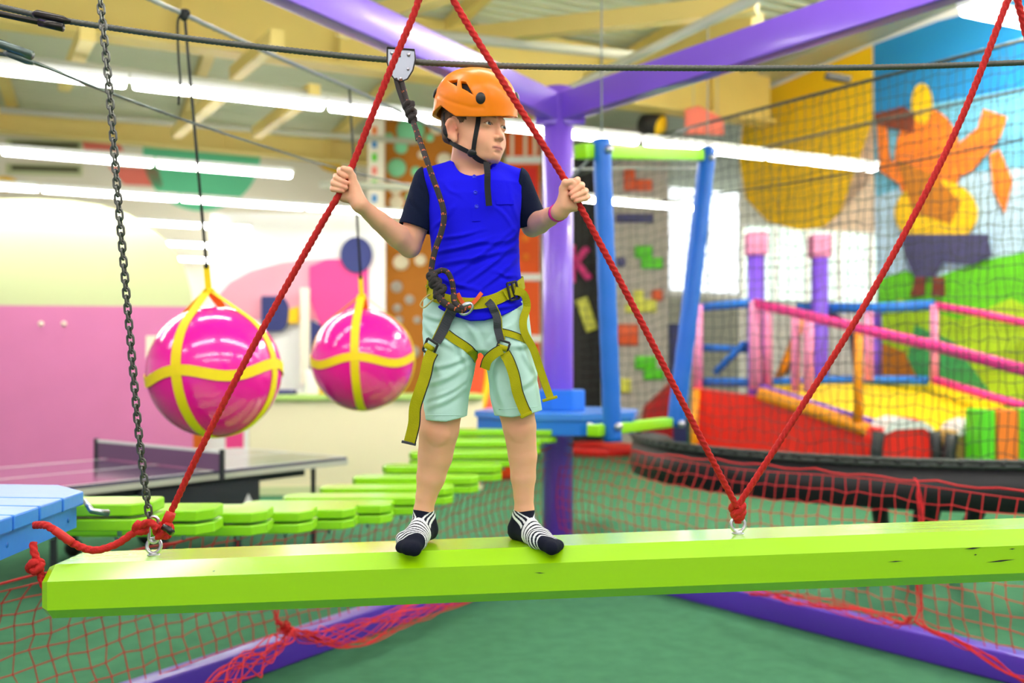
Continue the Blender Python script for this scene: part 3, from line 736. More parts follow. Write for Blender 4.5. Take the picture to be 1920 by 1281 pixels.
def eye(x, lb, parent, r=.0165):
    X, Y = rot(x, 2.58); z = beam_z(x)
    q = Vector((X, Y, z + r + .006)); b = MB(); 
    b.tube([q + Vector((math.cos(a), math.sin(a) * .25, math.sin(a))) * r for a in [2 * math.pi * i / 28 for i in range(29)]], .0050, 10, caps=False)
    b.cyl((X, Y, z - .002), (X, Y, z + .008), .013, 20); b.cyl((X, Y, z), (X, Y, z + .002), .017, 20)
    b.build('eye_bolt', 'steel', parent); return q
x_r = (1384 - 960) / FPX * 2.6; x_l = (287 - 960) / FPX * 2.54
eq1 = eye(x_r, '', bb, .019); eq2 = eye(x_l, '', bb, .019)

# ---- ropes to the beam
def rope(name, pts, r, label, cat='rope', group=None, n=20, m='red_rope', seg=10, parent=None, smooth=True, lob=3, pitch=.018, amp=.36):
    pp = smooth_path(pts, seg) if smooth else [Vector(p) for p in pts]
    fine = []
    for a, c in zip(pp, pp[1:]):
        k = max(1, int((c - a).length / .0028))
        for i in range(k): fine.append(a.lerp(c, i / k))
    fine.append(pp[-1])
    b = MB(); b.tube(fine, r, n, lobes=lob, pitch=pitch, amp=amp, fleck=(m == 'lanyard'))
    return b.build(name, [m, 'fleck'] if m == 'lanyard' else m, parent, label, cat, group)
RH1, RH2 = BD - .135, BD - .145
xl2 = 316
V1 = [Vector((P(810, 0, 2.3).x, 2.3, 3.46)), P(809, -400, 2.32), P(808, -120, 2.35), P(785, 0, 2.37), P(728, 140, 2.40), P(664, 302, RH1 - .0), P(656, 318, RH1), P(636, 364, RH1), P(600, 425, 2.455), P(480, 640, 2.48), P(380, 835, 2.51), P(322, 958, 2.54)]
r1 = empty('suspension_rope', V1[-1], 'twisted red rope held by the boy\'s right hand, tied at the beam\'s left end', 'rope')
rope('rope_strand', V1, .0080, None, None, parent=r1)
V2 = [P(808, -120, 2.365), P(820, -70, 2.37), P(850, 0, 2.375), P(930, 132, 2.385), P(1000, 243, 2.40), P(1056, 332, RH2), P(1088, 388, RH2 + .004), P(1180, 560, 2.48), P(1290, 775, 2.53), P(1372, 932, 2.583), P(1382, 950, 2.588)]
r2 = empty('suspension_rope', V2[-1], 'twisted red rope held by the boy\'s left hand, running down to the right eye bolt', 'rope')
rope('rope_strand', V2, .0080, None, None, parent=r2)
V3 = [P(1384, 952, 2.59), P(1393, 934, 2.588), P(1470, 815, 2.57), P(1640, 540, 2.52), P(1790, 250, 2.48), P(1888, 4, 2.44), P(1900, -30, 2.43), P(1903, -300, 2.36), Vector((P(1903, 0, 2.3).x, 2.3, 3.46))]
r3 = empty('suspension_rope', V3[0], 'twisted red rope rising from the right eye bolt to the upper right', 'rope')
rope('rope_strand', V3, .0080, None, None, parent=r3)
rope('suspension_rope', [P(1901, -35, 2.45), P(1914, 25, 2.46), P(1940, 110, 2.48), P(2060, 420, 2.55)], .0080, 'short bit of red rope in the upper right corner')
def knot(name, c, s, turns, parent, m='red_rope', r=.0092, seed=1, label=None, cat=None):
    """an overhand knot: a closed-looking wad of crossing turns"""
    rnd = random.Random(seed); c = Vector(c); pts = []
    N = 60
    for i in range(N + 1):
        t = i / N * 2 * math.pi * turns
        rr = s * (.62 + .25 * math.cos(1.5 * t + seed))
        pts.append(c + Vector((rr * math.cos(t), rr * math.sin(t) * .75, s * .62 * math.sin(1.5 * t + seed))))
    b = MB(); b.tube(pts, r, 16, lobes=3, pitch=.018, amp=.36); return b.build(name, m, parent, label, cat)
kc = Vector((x_r, rot(x_r, 2.58)[1] - .002, 0)); kc.z = P(1383, 955, kc.y).z
knot('knot', kc, .0195, 2, r2, seed=2); knot('knot', kc - Z * .014, .013, 2, r2, seed=5)
b = MB(); b.tube([kc + Vector((0, 0, -.005)), eq1 + Vector((0, 0, .012)), eq1 + Vector((0, 0, .004))], .0095, 12, lobes=5); b.build('rope_loop', 'red_rope', r2)
k1 = P(310, 990, 2.53)
knot('knot', P(304, 998, 2.525), .0185, 2, r1, seed=5); knot('knot', P(311, 990, 2.53), .014, 2, r1, seed=9)
b = MB(); b.tube([P(321, 960, 2.538), P(318, 968, 2.535), P(309, 986, 2.53)], [.0135, .0145, .013], 14); b.build('tape_wrap', 'red_tape', r1)
b = MB(); b.tube([P(306, 988, 2.50), P(316, 993, 2.495), P(323, 1000, 2.49)], [.0085, .009, .0085], 12); b.build('rope_end_cap', 'black_cap', r1)
r4 = empty('tether_rope', P(170, 1020, 2.6), 'slack red rope tying the beam\'s left end to the near blue platform', 'rope')
rope('rope_strand', [P(66, 985, 2.50), P(84, 985, 2.47), P(100, 993, 2.46), P(135, 1018, 2.47), P(175, 1032, 2.48), P(215, 1022, 2.5), P(245, 1003, 2.515), P(262, 990, 2.52)], .0092, None, None, parent=r4)
b = MB(); b.tube(smooth_path([P(102, 994, 2.458), P(118, 1005, 2.462), P(136, 1018, 2.468)], 3), .0112, 12); b.build('tape_wrap', 'red_tape', r4)
knot('knot', P(264, 990, 2.52), .017, 2, r4, seed=4)
rope('rope_strand', [P(262, 988, 2.51), P(280, 980, 2.50), P(296, 992, 2.50)], .0092, None, None, parent=r4)
r5 = empty('hanging_rope_end', P(72, 1130, 2.5), 'short knotted red rope end dangling under the near blue platform', 'rope')
rope('rope_strand', [P(62, 1018, 2.47), P(64, 1035, 2.46), P(70, 1052, 2.46), P(78, 1085, 2.46), P(87, 1110, 2.46)], .0088, None, None, parent=r5)
knot('knot', P(67, 1062, 2.455), .0185, 2, r5, seed=7)
b = MB(); b.tube([P(86, 1108, 2.46), P(92, 1130, 2.46)], [.0095, .0085], 12); b.build('rope_end_cap', 'black_cap', r5)

# ---- chain
ch = empty('chain', P(283, 1000, 2.55), 'steel link chain holding the left end of the green beam', 'chain')
ca, cb = P(186, -20, 2.50), P(281, 978, 2.548)
cpath = smooth_path([ca, P(205, 170, 2.505), P(222, 380, 2.515), P(243, 620, 2.53), P(262, 830, 2.54), cb], 40)
cum = [0]
for a, c in zip(cpath, cpath[1:]): cum.append(cum[-1] + (c - a).length)
NLK = 68; first = None
def at_len(s):
    k = min(max(int(np.searchsorted(cum, s)), 1), len(cum) - 1); t = (s - cum[k - 1]) / max(cum[k] - cum[k - 1], 1e-9)
    return cpath[k - 1].lerp(cpath[k], t), (cpath[k] - cpath[k - 1]).normalized()
pitch = cum[-1] / NLK; hl = pitch * .5 + .0046; hw = .0085
def link_mesh(r=.0033, hl=hl, hw=hw):
    pts = []; 
    for i in range(28):
        a = 2 * math.pi * i / 28; x = math.cos(a) * hw; z = math.sin(a) * hw + (hl - hw) * (1 if math.sin(a) > 0 else -1)
        pts.append(Vector((x, 0, z)))
    b = MB(); b.tube(pts + [pts[0]], r, 8, caps=False); return b
lk = link_mesh()
me = bpy.data.meshes.new('chain_link'); me.from_pydata(lk.v, [], lk.f); me.materials.append(M['chain_steel']); me.polygons.foreach_set('use_smooth', [True] * len(lk.f)); me.update()
for i in range(NLK):
    q, t = at_len((i + .5) * pitch)
    o = bpy.data.objects.new('chain_link', me); COL.objects.link(o); o.parent = ch
    X = Vector((1, 0, 0)); X = (X - t * X.dot(t)).normalized(); Y = t.cross(X)
    if i % 2: X, Y = Y, -X
    Mx = Matrix((X, Y, t)).transposed().to_4x4(); Mx.translation = q - ch.location; o.matrix_local = Mx
b = MB(); c0 = P(288, 993, 2.545); pts = []
for i in range(33):
    a = 2 * math.pi * i / 32; pts.append(c0 + Vector((math.cos(a) * .013, 0, math.sin(a) * .013 + .022 * (1 if math.sin(a) > 0 else -1))))
b.tube(pts, .0048, 10, caps=False); b.build('shackle', 'steel', ch)

# ---- steel cables
def cable(name, pts, r, label, m='cable_steel', seg=8, group=None, parent=None, cat='cable'):
    pp = smooth_path(pts, seg); fine = []
    for a, c in zip(pp, pp[1:]):
        k = max(1, int((c - a).length / (.004 if a.y < 3.5 else .02)))
        for i in range(k): fine.append(a.lerp(c, i / k))
    fine.append(pp[-1]); b = MB(); b.tube(fine, r, 12, lobes=3, pitch=.014, amp=.4); return b.build(name, m, parent, label, cat, group)
cable('zip_cable', [P(-80, -2, 2.66), P(0, 13, 2.66), P(130, 40, 2.66), P(400, 78, 2.66), P(735, 113, 2.66), P(1000, 125, 2.68), P(1400, 128, 2.72), P(1700, 125, 2.76), P(2000, 114, 2.8)], .0078, 'dark twisted steel cable crossing the picture above the helmet, carrying the pulley')
cl = empty('cable_clamp', P(95, 30, 2.66), 'dark steel clamp and rod gripping the upper cable at the top left', 'clamp')
b = MB(); b.tube([P(62, 27, 2.65), P(70, 27, 2.65), P(118, 38, 2.65), P(131, 41, 2.65)], [.008, .0125, .0125, .006], 16); b.build('sleeve', 'clamp_dark', cl)
b = MB(); b.tube([P(-60, 14, 2.63), P(0, 26, 2.63), P(76, 42, 2.63)], .0085, 14); b.tube([P(74, 42, 2.63), P(118, 52, 2.63)], .0115, 16); b.build('rod', 'clamp_dark', cl)
cable('rear_cable', [P(-60, 95, 3.0), P(0, 101, 3.0), P(60, 116, 3.02), P(200, 172, 3.4), P(360, 230, 4.0), P(500, 276, 4.8), P(640, 318, 5.8), P(790, 352, 7.0)], .0055, 'thin grey steel cable slanting away behind the chain toward the corner post', m='clamp_gray')
cl = empty('cable_clamp', P(35, 100, 3.0), 'grey steel clamp and rod on the lower cable at the left edge', 'clamp')
b = MB(); b.tube([P(-60, 60, 2.98), P(0, 82, 2.98), P(60, 104, 2.98)], [.013, .014, .0145], 16); b.build('rod', 'clamp_gray', cl)
b = MB(); b.tube([P(8, 99, 2.99), P(20, 102, 2.99), P(50, 113, 2.99), P(62, 119, 2.99)], [.006, .012, .013, .006], 14); b.build('sleeve', 'clamp_gray', cl)
cable('upper_cable', [P(240, -22, 4.2), P(285, 0, 4.3), P(345, 27, 4.6), P(500, 98, 5.2), P(655, 165, 5.9), P(700, 186, 6.2), P(860, 262, 7.1)], .011, 'light grey cable the two pink balls hang from', m='cable_gray')
cable('guy_wire', [P(1062, 345, 7.25), P(1112, 290, 6.6)], .009, 'thin wire from the corner post up to the green top bar', m='cable_gray', group='short wires at the corner post')
cable('guy_wire', [P(1062, 318, 7.25), P(1140, 316, 7.9), P(1320, 316, 9)], .008, 'thin wire running level from the corner post behind the blue poles', m='cable_gray', group='short wires at the corner post')

# ---- pulley and lanyard
pu = empty('zip_pulley', P(752, 120, 2.66), 'grey metal pulley riding the cable above the boy\'s shoulder', 'pulley')
def plate(dy, sc=1, m='pulley_plate', nm='side_plate'):
    pts = [(726, 89), (777, 93), (779, 112), (774, 132), (764, 148), (752, 153), (740, 149), (730, 136), (726, 116)]
    cx, cy = 752, 120
    b = MB(); b.prism([P(cx + (x - cx) * sc, cy + (y - cy) * sc, 2.66 + dy) for x, y in pts], (0, .003, 0)); return b.build(nm, m, pu)
plate(-.014); plate(.011)
plate(-.006, .92, 'clamp_dark', 'wheel_guard')
b = MB(); b.tube([P(x, y, 2.643) for x, y in ((726, 89), (777, 93), (779, 112), (774, 132), (764, 148), (752, 153), (740, 149), (730, 136), (726, 116), (726, 89))], .0022, 6); b.build('plate_rim', 'clamp_dark', pu)
for x, y, r in ((766, 102, .0055), (735, 99, .0055), (750, 105, .0025), (765, 129, .004), (751, 147, .004), (730, 131, .003)):
    b = MB(); q = P(x, y, 2.643); b.sphere(q, r, 14, (1, .6, 1)); b.build('rivet', 'bolt' if r > .003 else 'clamp_dark', pu)
b = MB(); b.cyl(P(750, 112, 2.652), P(750, 112, 2.668), .014, 24); b.build('wheel', 'steel', pu)
ln = empty('safety_lanyard', P(768, 205, 2.62), 'black lanyard rope with orange flecks from the pulley to the harness', 'rope')
LP = [P(752, 150, 2.652), P(758, 172, 2.645), P(764, 195, 2.635), P(776, 232, 2.60), P(790, 272, 2.54), P(800, 300, 2.505), P(812, 335, 2.485), P(822, 362, 2.478), P(831, 392, 2.474), P(832, 415, 2.473), P(826, 440, 2.473), P(818, 462, 2.473), P(812, 485, 2.473), P(809, 505, 2.472), P(812, 516, 2.468)]
rope('rope_strand', LP, .0078, None, None, m='lanyard', parent=ln, lob=0)
b = MB(); b.tube(smooth_path([P(742, 148, 2.65), P(748, 170, 2.645), P(757, 195, 2.638), P(764, 212, 2.63)], 5), .0065, 10, lobes=5); b.build('rope_strand', 'lanyard', ln)
kk = P(769, 206, 2.625)
for i, (c, s, sd) in enumerate(((P(767, 199, 2.62), .0135, 1), (P(770, 211, 2.615), .0135, 3), (P(773, 223, 2.607), .0095, 6))): knot('knot', c, s, 2, ln, 'lanyard', .0068, sd)
b = MB(); b.tube([P(775, 232, 2.592), P(780, 252, 2.575), P(782, 264, 2.572)], .0042, 8); b.build('rope_tail', 'lanyard', ln)
# figure-eight knot on the belly and the loop into the carabiner
for c, s, sd in ((P(811, 520, 2.462), .011, 2), (P(817, 531, 2.460), .0125, 4), (P(825, 543, 2.458), .0125, 7), (P(822, 552, 2.458), .010, 9)): knot('knot', c, s, 2, ln, 'lanyard', .0075, sd)
rope('rope_strand', [P(812, 514, 2.462), P(828, 507, 2.462), P(840, 512, 2.46), P(848, 530, 2.46), P(850, 545, 2.462), P(852, 556, 2.462)], .0072, None, None, m='lanyard', parent=ln, lob=0)
rope('rope_strand', [P(820, 550, 2.455), P(828, 564, 2.450), P(842, 574, 2.445), P(858, 580, 2.442), P(872, 582, 2.440)], .0095, None, None, m='lanyard', parent=ln, lob=0)
rope('rope_strand', [P(850, 552, 2.455), P(852, 566, 2.444), P(862, 576, 2.438), P(876, 580, 2.436)], .0075, None, None, m='lanyard', parent=ln, lob=0)
cb_ = MB(); c0 = P(874, 579, 2.437); pts = []
for i in range(29):
    a = 2 * math.pi * i / 28; u = Vector((math.cos(R(35)), -.2, math.sin(R(35)))).normalized(); w = u.cross(Vector((0, 1, 0))).normalized()
    pts.append(c0 + u * (math.cos(a) * .019) + w * (math.sin(a) * .0125))
cb_.tube(pts, .0036, 10, caps=False); cb_.build('carabiner', 'steel', ln)
b = MB(); b.cyl(pts[2], pts[9], .0052, 14); b.build('carabiner_gate', 'steel', ln)

# ---- near blue platform (its near part is outside the picture)
Dp = 2.95
pf = empty('near_platform', P(60, 1000, 2.9), 'blue plank platform at the left edge of the picture', 'platform')
Zt = P(0, 912, 3.05).z
Zt = 1.15
def pz(px, py): D = (CAMZ - Zt) * FPX / (py - HY); return P(px, py, D)
far0, far1, tip, nr0 = pz(-320, 906), pz(118, 911), pz(158, 922), pz(-60, 972)
# planks run from the far left to the near right, cut along the platform's slanting edge
A_ = pz(157, 921); B_ = pz(-30, 985); edge = (A_ - B_)       # front right edge of the octagon
pdv = Vector((-1, .10, 0)).normalized(); side = Vector((pdv.y, -pdv.x, 0))
if side.y < 0: side = -side
F_ = pz(112, 909)
outline = [F_, A_, B_, B_ + Vector((-.9, -.05, 0)), F_ + Vector((-1.4, .1, 0))]
ed = (B_ - A_).normalized()
for i in range(4):
    t0, t1 = i / 4 + .006, (i + 1) / 4 - .006
    a0 = A_.lerp(B_, t0); a1 = A_.lerp(B_, t1)
    back0 = a0 + pdv * (1.0 + .3 * t0); back1 = a1 + pdv * (1.0 + .3 * t1)
    poly = [a0, a1, back1, back0]
    if i == 0: poly = [F_, A_.lerp(B_, .0), a1, back1, F_ + pdv * 1.0]
    b = MB(); b.prism(poly, (0, 0, -.045)); o = b.build('plank', 'blue_wood', pf)
    md = o.modifiers.new('bevel', 'BEVEL'); md.width = .006; md.segments = 2
inset = (pdv + ed * 0) * .02
b = MB(); b.prism([A_ + pdv * .025 - Z * .047, B_ + pdv * .025 - Z * .047, B_ + pdv * .3 - Z * .047, A_ + pdv * .3 - Z * .047], (0, 0, -.072)); b.build('side_board', 'blue_wood', pf)
b = MB(); b.prism([F_ + pdv * .03 - Z * .047, A_ + pdv * .025 - Z * .047, A_ + pdv * .5 - Z * .047, F_ + pdv * .5 + Vector((0, -.03, 0)) - Z * .047], (0, 0, -.07)); b.build('side_board', 'blue_wood', pf)
for x, y in ((138, 963), (20, 1020)):
    D = 2.75; q = A_.lerp(B_, (157 - x) / 187) + pdv * .024 - Z * .085; b = MB(); nn = Vector((-ed.y, ed.x, 0)); nn = nn if nn.y < 0 else -nn
    b.cyl(q + nn * .0, q + nn * .004, .008, 14); b.build('bolt', 'blue_dark', pf)

# ---- lime plank bridge
br = empty('plank_bridge', (-.8, 5.1, .8), 'curving bridge of paired lime green planks between the two blue platforms', 'bridge')
def plank(c, L, Wd, th, yaw, pitch=0):
    X = Vector((math.cos(yaw), math.sin(yaw), 0)); Y = Vector((-math.sin(yaw), math.cos(yaw), 0)); Zv = Z
    ch_ = .05; hx, hy = L / 2, Wd / 2
    pl = [(-hx, -hy + ch_), (-hx + ch_ * .5, -hy), (hx - ch_, -hy), (hx, -hy + ch_ * 1.2), (hx, hy - ch_ * .3), (hx - ch_ * .3, hy), (-hx + ch_, hy), (-hx, hy - ch_)]
    b = MB(); b.prism([c + X * x + Y * y - Z * th for x, y in pl], (0, 0, th)); return b
DD = [3.28, 3.56, 3.84, 4.12, 4.42, 4.72, 5.02, 5.32, 5.62, 5.92, 6.22, 6.5, 6.78]
ZZ = np.interp(DD, [3.28, 3.6, 3.9, 4.3, 4.7, 5.1, 5.5, 5.9, 6.4, 6.9], [1.085, 1.01, .955, .90, .865, .86, .88, .925, 1.02, 1.12])
SP = []
for D_, z_ in zip(DD, ZZ):
    cx = -1.62 + .45 * (D_ - 3.3); c = Vector((cx, D_, z_)); SP.append(c)
    o = plank(c, .75, .2, .042, R(2)).build('upper_plank', 'plank_green', br); md = o.modifiers.new('bevel', 'BEVEL'); md.width = .006; md.segments = 2
    o = plank(c - Z * .052, .75, .2, .042, R(2)).build('lower_plank', 'plank_green', br); md = o.modifiers.new('bevel', 'BEVEL'); md.width = .006; md.segments = 2
    for s in (-.25, .25):
        b = MB(); b.cyl(c + Vector((s, 0, -.125)), c + Vector((s, 0, -.05)), .008, 8); b.build('bolt', 'steel', br)
for s in (-.25, .25):
    b = MB(); b.tube(smooth_path([c + Vector((s, 0, -.047)) for c in SP], 4), .006, 8); b.build('bridge_cable', 'cable_gray', br)
b = MB(); b.tube([A_ + Vector((-.02, .05, -.04)), P(172, 958, 3.0), P(202, 962, 3.05)], [.009, .010, .012], 10); b.build('cable_ferrule', 'steel', br)

# ---- far blue platform round the post
fp = empty('far_platform', (PX, PY, 1.0), 'blue octagonal platform fixed round the violet post', 'platform')
def octo(c, r, z, th, n=8, ph=.2, sx=1): return [Vector((c[0] + sx * r * math.cos(ph + 2 * math.pi * i / n), c[1] + r * math.sin(ph + 2 * math.pi * i / n), z - th)) for i in range(n)]
b = MB(); b.prism(octo((PX, PY), .66, 1.21, .045), (0, 0, .045)); o = b.build('deck', 'blue_wood', fp)
b = MB(); b.prism(octo((PX, PY), .64, 1.165, .11), (0, 0, .11)); b.build('side_board', 'blue_dark', fp)
b = MB(); q = P(1062, 0, 7.0); b.prism(octo((PX + .02, PY), .2, 1.37, .16, 8, .39), (0, 0, .16)); o = b.build('post_collar', 'blue_dark', fp); md = o.modifiers.new('bevel', 'BEVEL'); md.width = .01; md.segments = 2
for z in (1.12,):
    b = MB(); b.cyl(P(1090, 790, 6.75), P(1112, 800, 6.7), .02, 10); b.build('cable_ferrule', 'steel', fp)

# ---- blue swing frame beyond
sf_ = empty('swing_frame', P(1200, 800, 7.8), 'hanging frame of two wrapped blue poles joined by lime green bars', 'frame')
def wrap_pole(pts, r):
    b = MB(); pp = smooth_path(pts, 30); b.tube(pp, r, 20, lobes=1, pitch=.22, amp=.05); return b.build('pole', 'pole_blue', sf_)
wrap_pole([P(1128, 262, 6.5), P(1138, 540, 6.5), P(1149, 828, 6.5)], .064); wrap_pole([P(1327, 280, 8.2), P(1298, 540, 8.0), P(1266, 800, 7.9)], .075)
b = MB(); b.bar(P(1088, 284, 6.4), P(1312, 291, 8.15), .10, .10, bev=.012); b.build('top_bar', 'lime', sf_)
b = MB(); b.bar(P(1112, 808, 6.4), P(1252, 792, 7.85), .1, .08, bev=.012); b.build('bottom_bar', 'lime', sf_)
for a, c in (((1128, 262, 6.5), (1150, 150, 7.2)), ((1327, 280, 8.2), (1325, 150, 7.3))):
    b = MB(); a_ = P(*a); b.cyl(a_, Vector((a_.x, a_.y, 6.5)), .006, 8); b.build('hanger_cable', 'cable_gray', sf_)
for x, y, D in ((1142, 280, 6.43), (1335, 296, 8.1), (1160, 800, 6.43), (1278, 795, 7.8)): b = MB(); b.sphere(P(x, y, D), .03, 10); b.build('bolt', 'bolt', sf_)

# ---- pink balls in straps
def ball(c, rad, top, cord_top, label, yaw):
    t = empty('hanging_ball', c - Z * rad, label, 'ball', 'pink balls hanging in yellow straps')
    b = MB(); b.sphere(c, rad, 64); b.build('ball_skin', 'ball_pink', t)
    up = (top - c).normalized()
    X = Vector((math.cos(yaw), math.sin(yaw), 0)); X = (X - up * X.dot(up)).normalized(); Y = up.cross(X)
    wd = .052
    for k, (dv, m) in enumerate(((X, 'ball_strap'), (Y, 'ball_strap'), (-X, 'ball_strap'), (-Y, 'ball_strap'))):
        # a meridian strap from the top point down over the ball to its bottom
        pts = []; nr = []; d0 = (top - c).length; tan = math.acos(min(1, rad / d0))
        for i in range(5): 
            f = i / 4; e = c + (up * math.cos(tan) + dv * math.sin(tan)) * (rad + .004); pts.append(top.lerp(e, f)); nr.append((dv + up * .3))
        for i in range(1, 25):
            a = tan + (math.pi - tan) * i / 24; d = up * math.cos(a) + dv * math.sin(a); pts.append(c + d * (rad + .004)); nr.append(d)
        b = MB(); b.ribbon(pts, nr, wd, .003); b.build('strap', m, t)
    pts = []; nr = []
    for i in range(65):
        a = 2 * math.pi * i / 64; d = X * math.cos(a) + Y * math.sin(a); d = (d * 1 + up * (-.02 + .07 * math.cos(4 * a))).normalized(); pts.append(c + d * (rad + .005)); nr.append(d)
    b = MB(); b.ribbon(pts, nr, wd, .003); b.build('strap', 'ball_strap', t)
    b = MB(); b.ribbon([top, top.lerp(cord_top, .045), top.lerp(cord_top, .09)], [Vector((0, -1, 0))] * 3, .03, .008); b.build('strap_bundle', 'ball_strap', t)
    b = MB(); q = top.lerp(cord_top, .085); b.tube([q, cord_top], .0075, 8); b.sphere(q, .014, 8); b.build('cord', 'black_cord', t)
    return t
ball(P(403, 697, 4.72), .330, P(391, 542, 4.72), P(346, 28, 4.60), 'pink ball in a yellow strap cross, larger and left of the two', R(-52 - 90 + 38))
ball(P(681, 674, 6.02), .328, P(678, 552, 6.02), P(655, 165, 5.9), 'pink ball in a yellow strap cross, right of the two and next to the boy', R(-90))
tk = empty('cord_knot', P(345, 28, 4.58), 'black cord knot on the light cable with a loose end hanging down', 'cord')
b = MB(); b.sphere(P(345, 28, 4.58), .024, 10, (1, 1, 1.3)); b.sphere(P(350, 24, 4.58), .018, 10); b.build('knot', 'black_cord', tk)
b = MB(); b.tube(smooth_path([P(345, 26, 4.57), P(336, 32, 4.57), P(333, 52, 4.57), P(335, 110, 4.57), P(338, 150, 4.57), P(336, 170, 4.57), P(335, 197, 4.57)], 5), .006, 8); b.build('loose_end', 'black_cord', tk)

# ---- nets
def net(name, fn, nu, nv, r, m, label, knots=True, jit=.15, seed=3, sides=4, parent=None, cat='net', group=None, kn=1.7):
    rnd = random.Random(seed); Q = [[fn((i + (rnd.uniform(-jit, jit) if 0 < i < nu else 0)) / nu, (j + (rnd.uniform(-jit, jit) if 0 < j < nv else 0)) / nv) for j in range(nv + 1)] for i in range(nu + 1)]
    b = MB()
    for i in range(nu + 1): b.tube(Q[i], r, sides, False)
    for j in range(nv + 1): b.tube([Q[i][j] for i in range(nu + 1)], r, sides, False)
    if knots:
        for i in range(nu + 1):
            for j in range(nv + 1): b.sphere(Q[i][j], r * kn, 4)
    return b.build(name, m, parent, label, cat, group)
def bil(a, c, d, e, sag=0, push=None):
    a, c, d, e = [Vector(x) for x in (a, c, d, e)]
    def f(u, v):
        q = a.lerp(c, u).lerp(e.lerp(d, u), v)
        if push: q = q + push(u, v)
        return q
    return f
def Lp(s, z, off=0): q = o3 + LD * s; return Vector((q.x, q.y, z)) + Vector((-LD.y, LD.x, 0)) * off
def Rp(s, z, off=0): q = o3 + RD * s; return Vector((q.x, q.y, z)) + Vector((RD.y, -RD.x, 0)) * off
def pl(u, v): return Vector((-.84, .54, 0)) * (.10 * math.sin(v * 3.1) * (1 + .4 * math.sin(u * 9))) + Z * (.02 * math.sin(u * 14) - .03 * math.sin(u * 3.1) * (1 - v))
n1 = net('safety_net', bil(Lp(.1, .92), Lp(5.4, .66), Lp(5.4, .14), Lp(.1, .15), push=pl), 68, 9, .0026, 'red_net', 'red knotted safety net along the left floor beam')
b = MB(); b.tube([Lp(.1 + 5.3 * i / 40, .93 - .27 * i / 40 - .02 * abs(math.sin(i * .8))) for i in range(41)], .005, 6); b.build('edge_cord', 'red_net', n1)
# the net gathered and lashed to the beam
def bunch(pts, r, label, m='red_net', seed=1, strands=9, parent=None):
    rnd = random.Random(seed); b = MB(); pp = smooth_path(pts, 6)
    for s in range(strands):
        ph = rnd.uniform(0, 6.28); fr = rnd.uniform(4, 9); q = []
        for i, p in enumerate(pp):
            rr = (r[min(len(r) - 1, int(i / len(pp) * len(r)))] if isinstance(r, list) else r)
            a = ph + i / len(pp) * fr; q.append(p + Vector((math.cos(a) * rr, math.sin(a) * rr, math.sin(a * 1.7 + ph) * rr)))
        b.tube(q, .0032, 5, False)
    return b.build('net_bunch', m, parent)
bunch([P(528, 1172, 4.35), P(540, 1185, 4.4), P(520, 1205, 4.3), P(480, 1240, 4.15), P(445, 1268, 4.0), P(400, 1300, 3.9)], [.02, .035, .04, .05, .05], '', parent=n1, strands=12)
bunch([P(530, 1180, 4.4), P(565, 1190, 4.5), P(620, 1196, 4.7), P(700, 1180, 4.95), P(790, 1145, 5.3), P(880, 1112, 5.75)], [.015, .03, .05, .055, .05, .04], '', seed=4, parent=n1, strands=14)
bunch([P(528, 1175, 4.35), P(518, 1160, 4.4), P(524, 1130, 4.5), P(548, 1100, 4.6)], [.01, .01, .012], '', seed=6, parent=n1, strands=4)
def pr(u, v): return Vector((-.787, -.617, 0)) * (.10 * math.sin(v * 3.1) * (1 + .4 * math.sin(u * 8))) + Z * (.015 * math.sin(u * 13) - .03 * math.sin(u * 3.1) * (1 - v))
n2 = net('safety_net', bil(Rp(.1, .95), Rp(4.3, .93), Rp(4.3, .10), Rp(.1, .14), push=pr), 54, 10, .0026, 'red_net', 'red knotted safety net along the right floor beam', seed=8)
b = MB(); b.tube([Rp(.1 + 4.2 * i / 40, .955 - .02 * abs(math.sin(i * .9))) for i in range(41)], .005, 6); b.build('edge_cord', 'red_net', n2)
bunch([P(1715, 898, 4.88), P(1722, 915, 4.86), P(1728, 1000, 4.85), P(1722, 1090, 4.86), P(1726, 1140, 4.84), P(1718, 1165, 4.8)], [.004, .012, .016, .014, .01], '', seed=9, parent=n2, strands=5)
bunch([P(1718, 1165, 4.62), P(1760, 1190, 4.5), P(1850, 1235, 4.4), P(1960, 1290, 4.3)], [.01, .016, .02], '', seed=10, parent=n2, strands=8)
bunch([P(1710, 1163, 4.62), P(1690, 1165, 4.7), P(1600, 1150, 4.95), P(1480, 1120, 5.3), P(1400, 1108, 5.6)], [.015, .03, .03, .02], '', seed=11, parent=n2, strands=8)

# ---- round black ring with the tall net
CC = Vector((3.45, 8.35, 0)); RR = 2.35
ring = empty('round_barrier', (CC.x, CC.y, 0), 'black padded round barrier on legs at the right of the hall', 'barrier')
def ang(px):
    k = (px - 960) / FPX; A = 1 + k * k; Bq = -2 * (k * CC.x + CC.y); C_ = CC.x ** 2 + CC.y ** 2 - RR ** 2; disc = max(Bq * Bq - 4 * A * C_, 0)
    y = (-Bq - math.sqrt(disc)) / (2 * A); return math.atan2(y - CC.y, k * y - CC.x)
a_s = R(152); a_e = R(300)
def arc_pts(r, z, n=60, s=a_s, e=a_e): return [Vector((CC.x + r * math.cos(s + (e - s) * i / n), CC.y + r * math.sin(s + (e - s) * i / n), z)) for i in range(n + 1)]
b = MB(); i0 = arc_pts(RR, .89); i1 = arc_pts(RR + .03, .62); i2 = arc_pts(RR - .28, .62); i3 = arc_pts(RR - .2, .86)
n = len(i0); taper = [min(1, .25 + i / 16) for i in range(n)]
for i in range(n):
    i1[i].z = .88 - .27 * taper[i]; i2[i].z = .88 - .25 * taper[i]
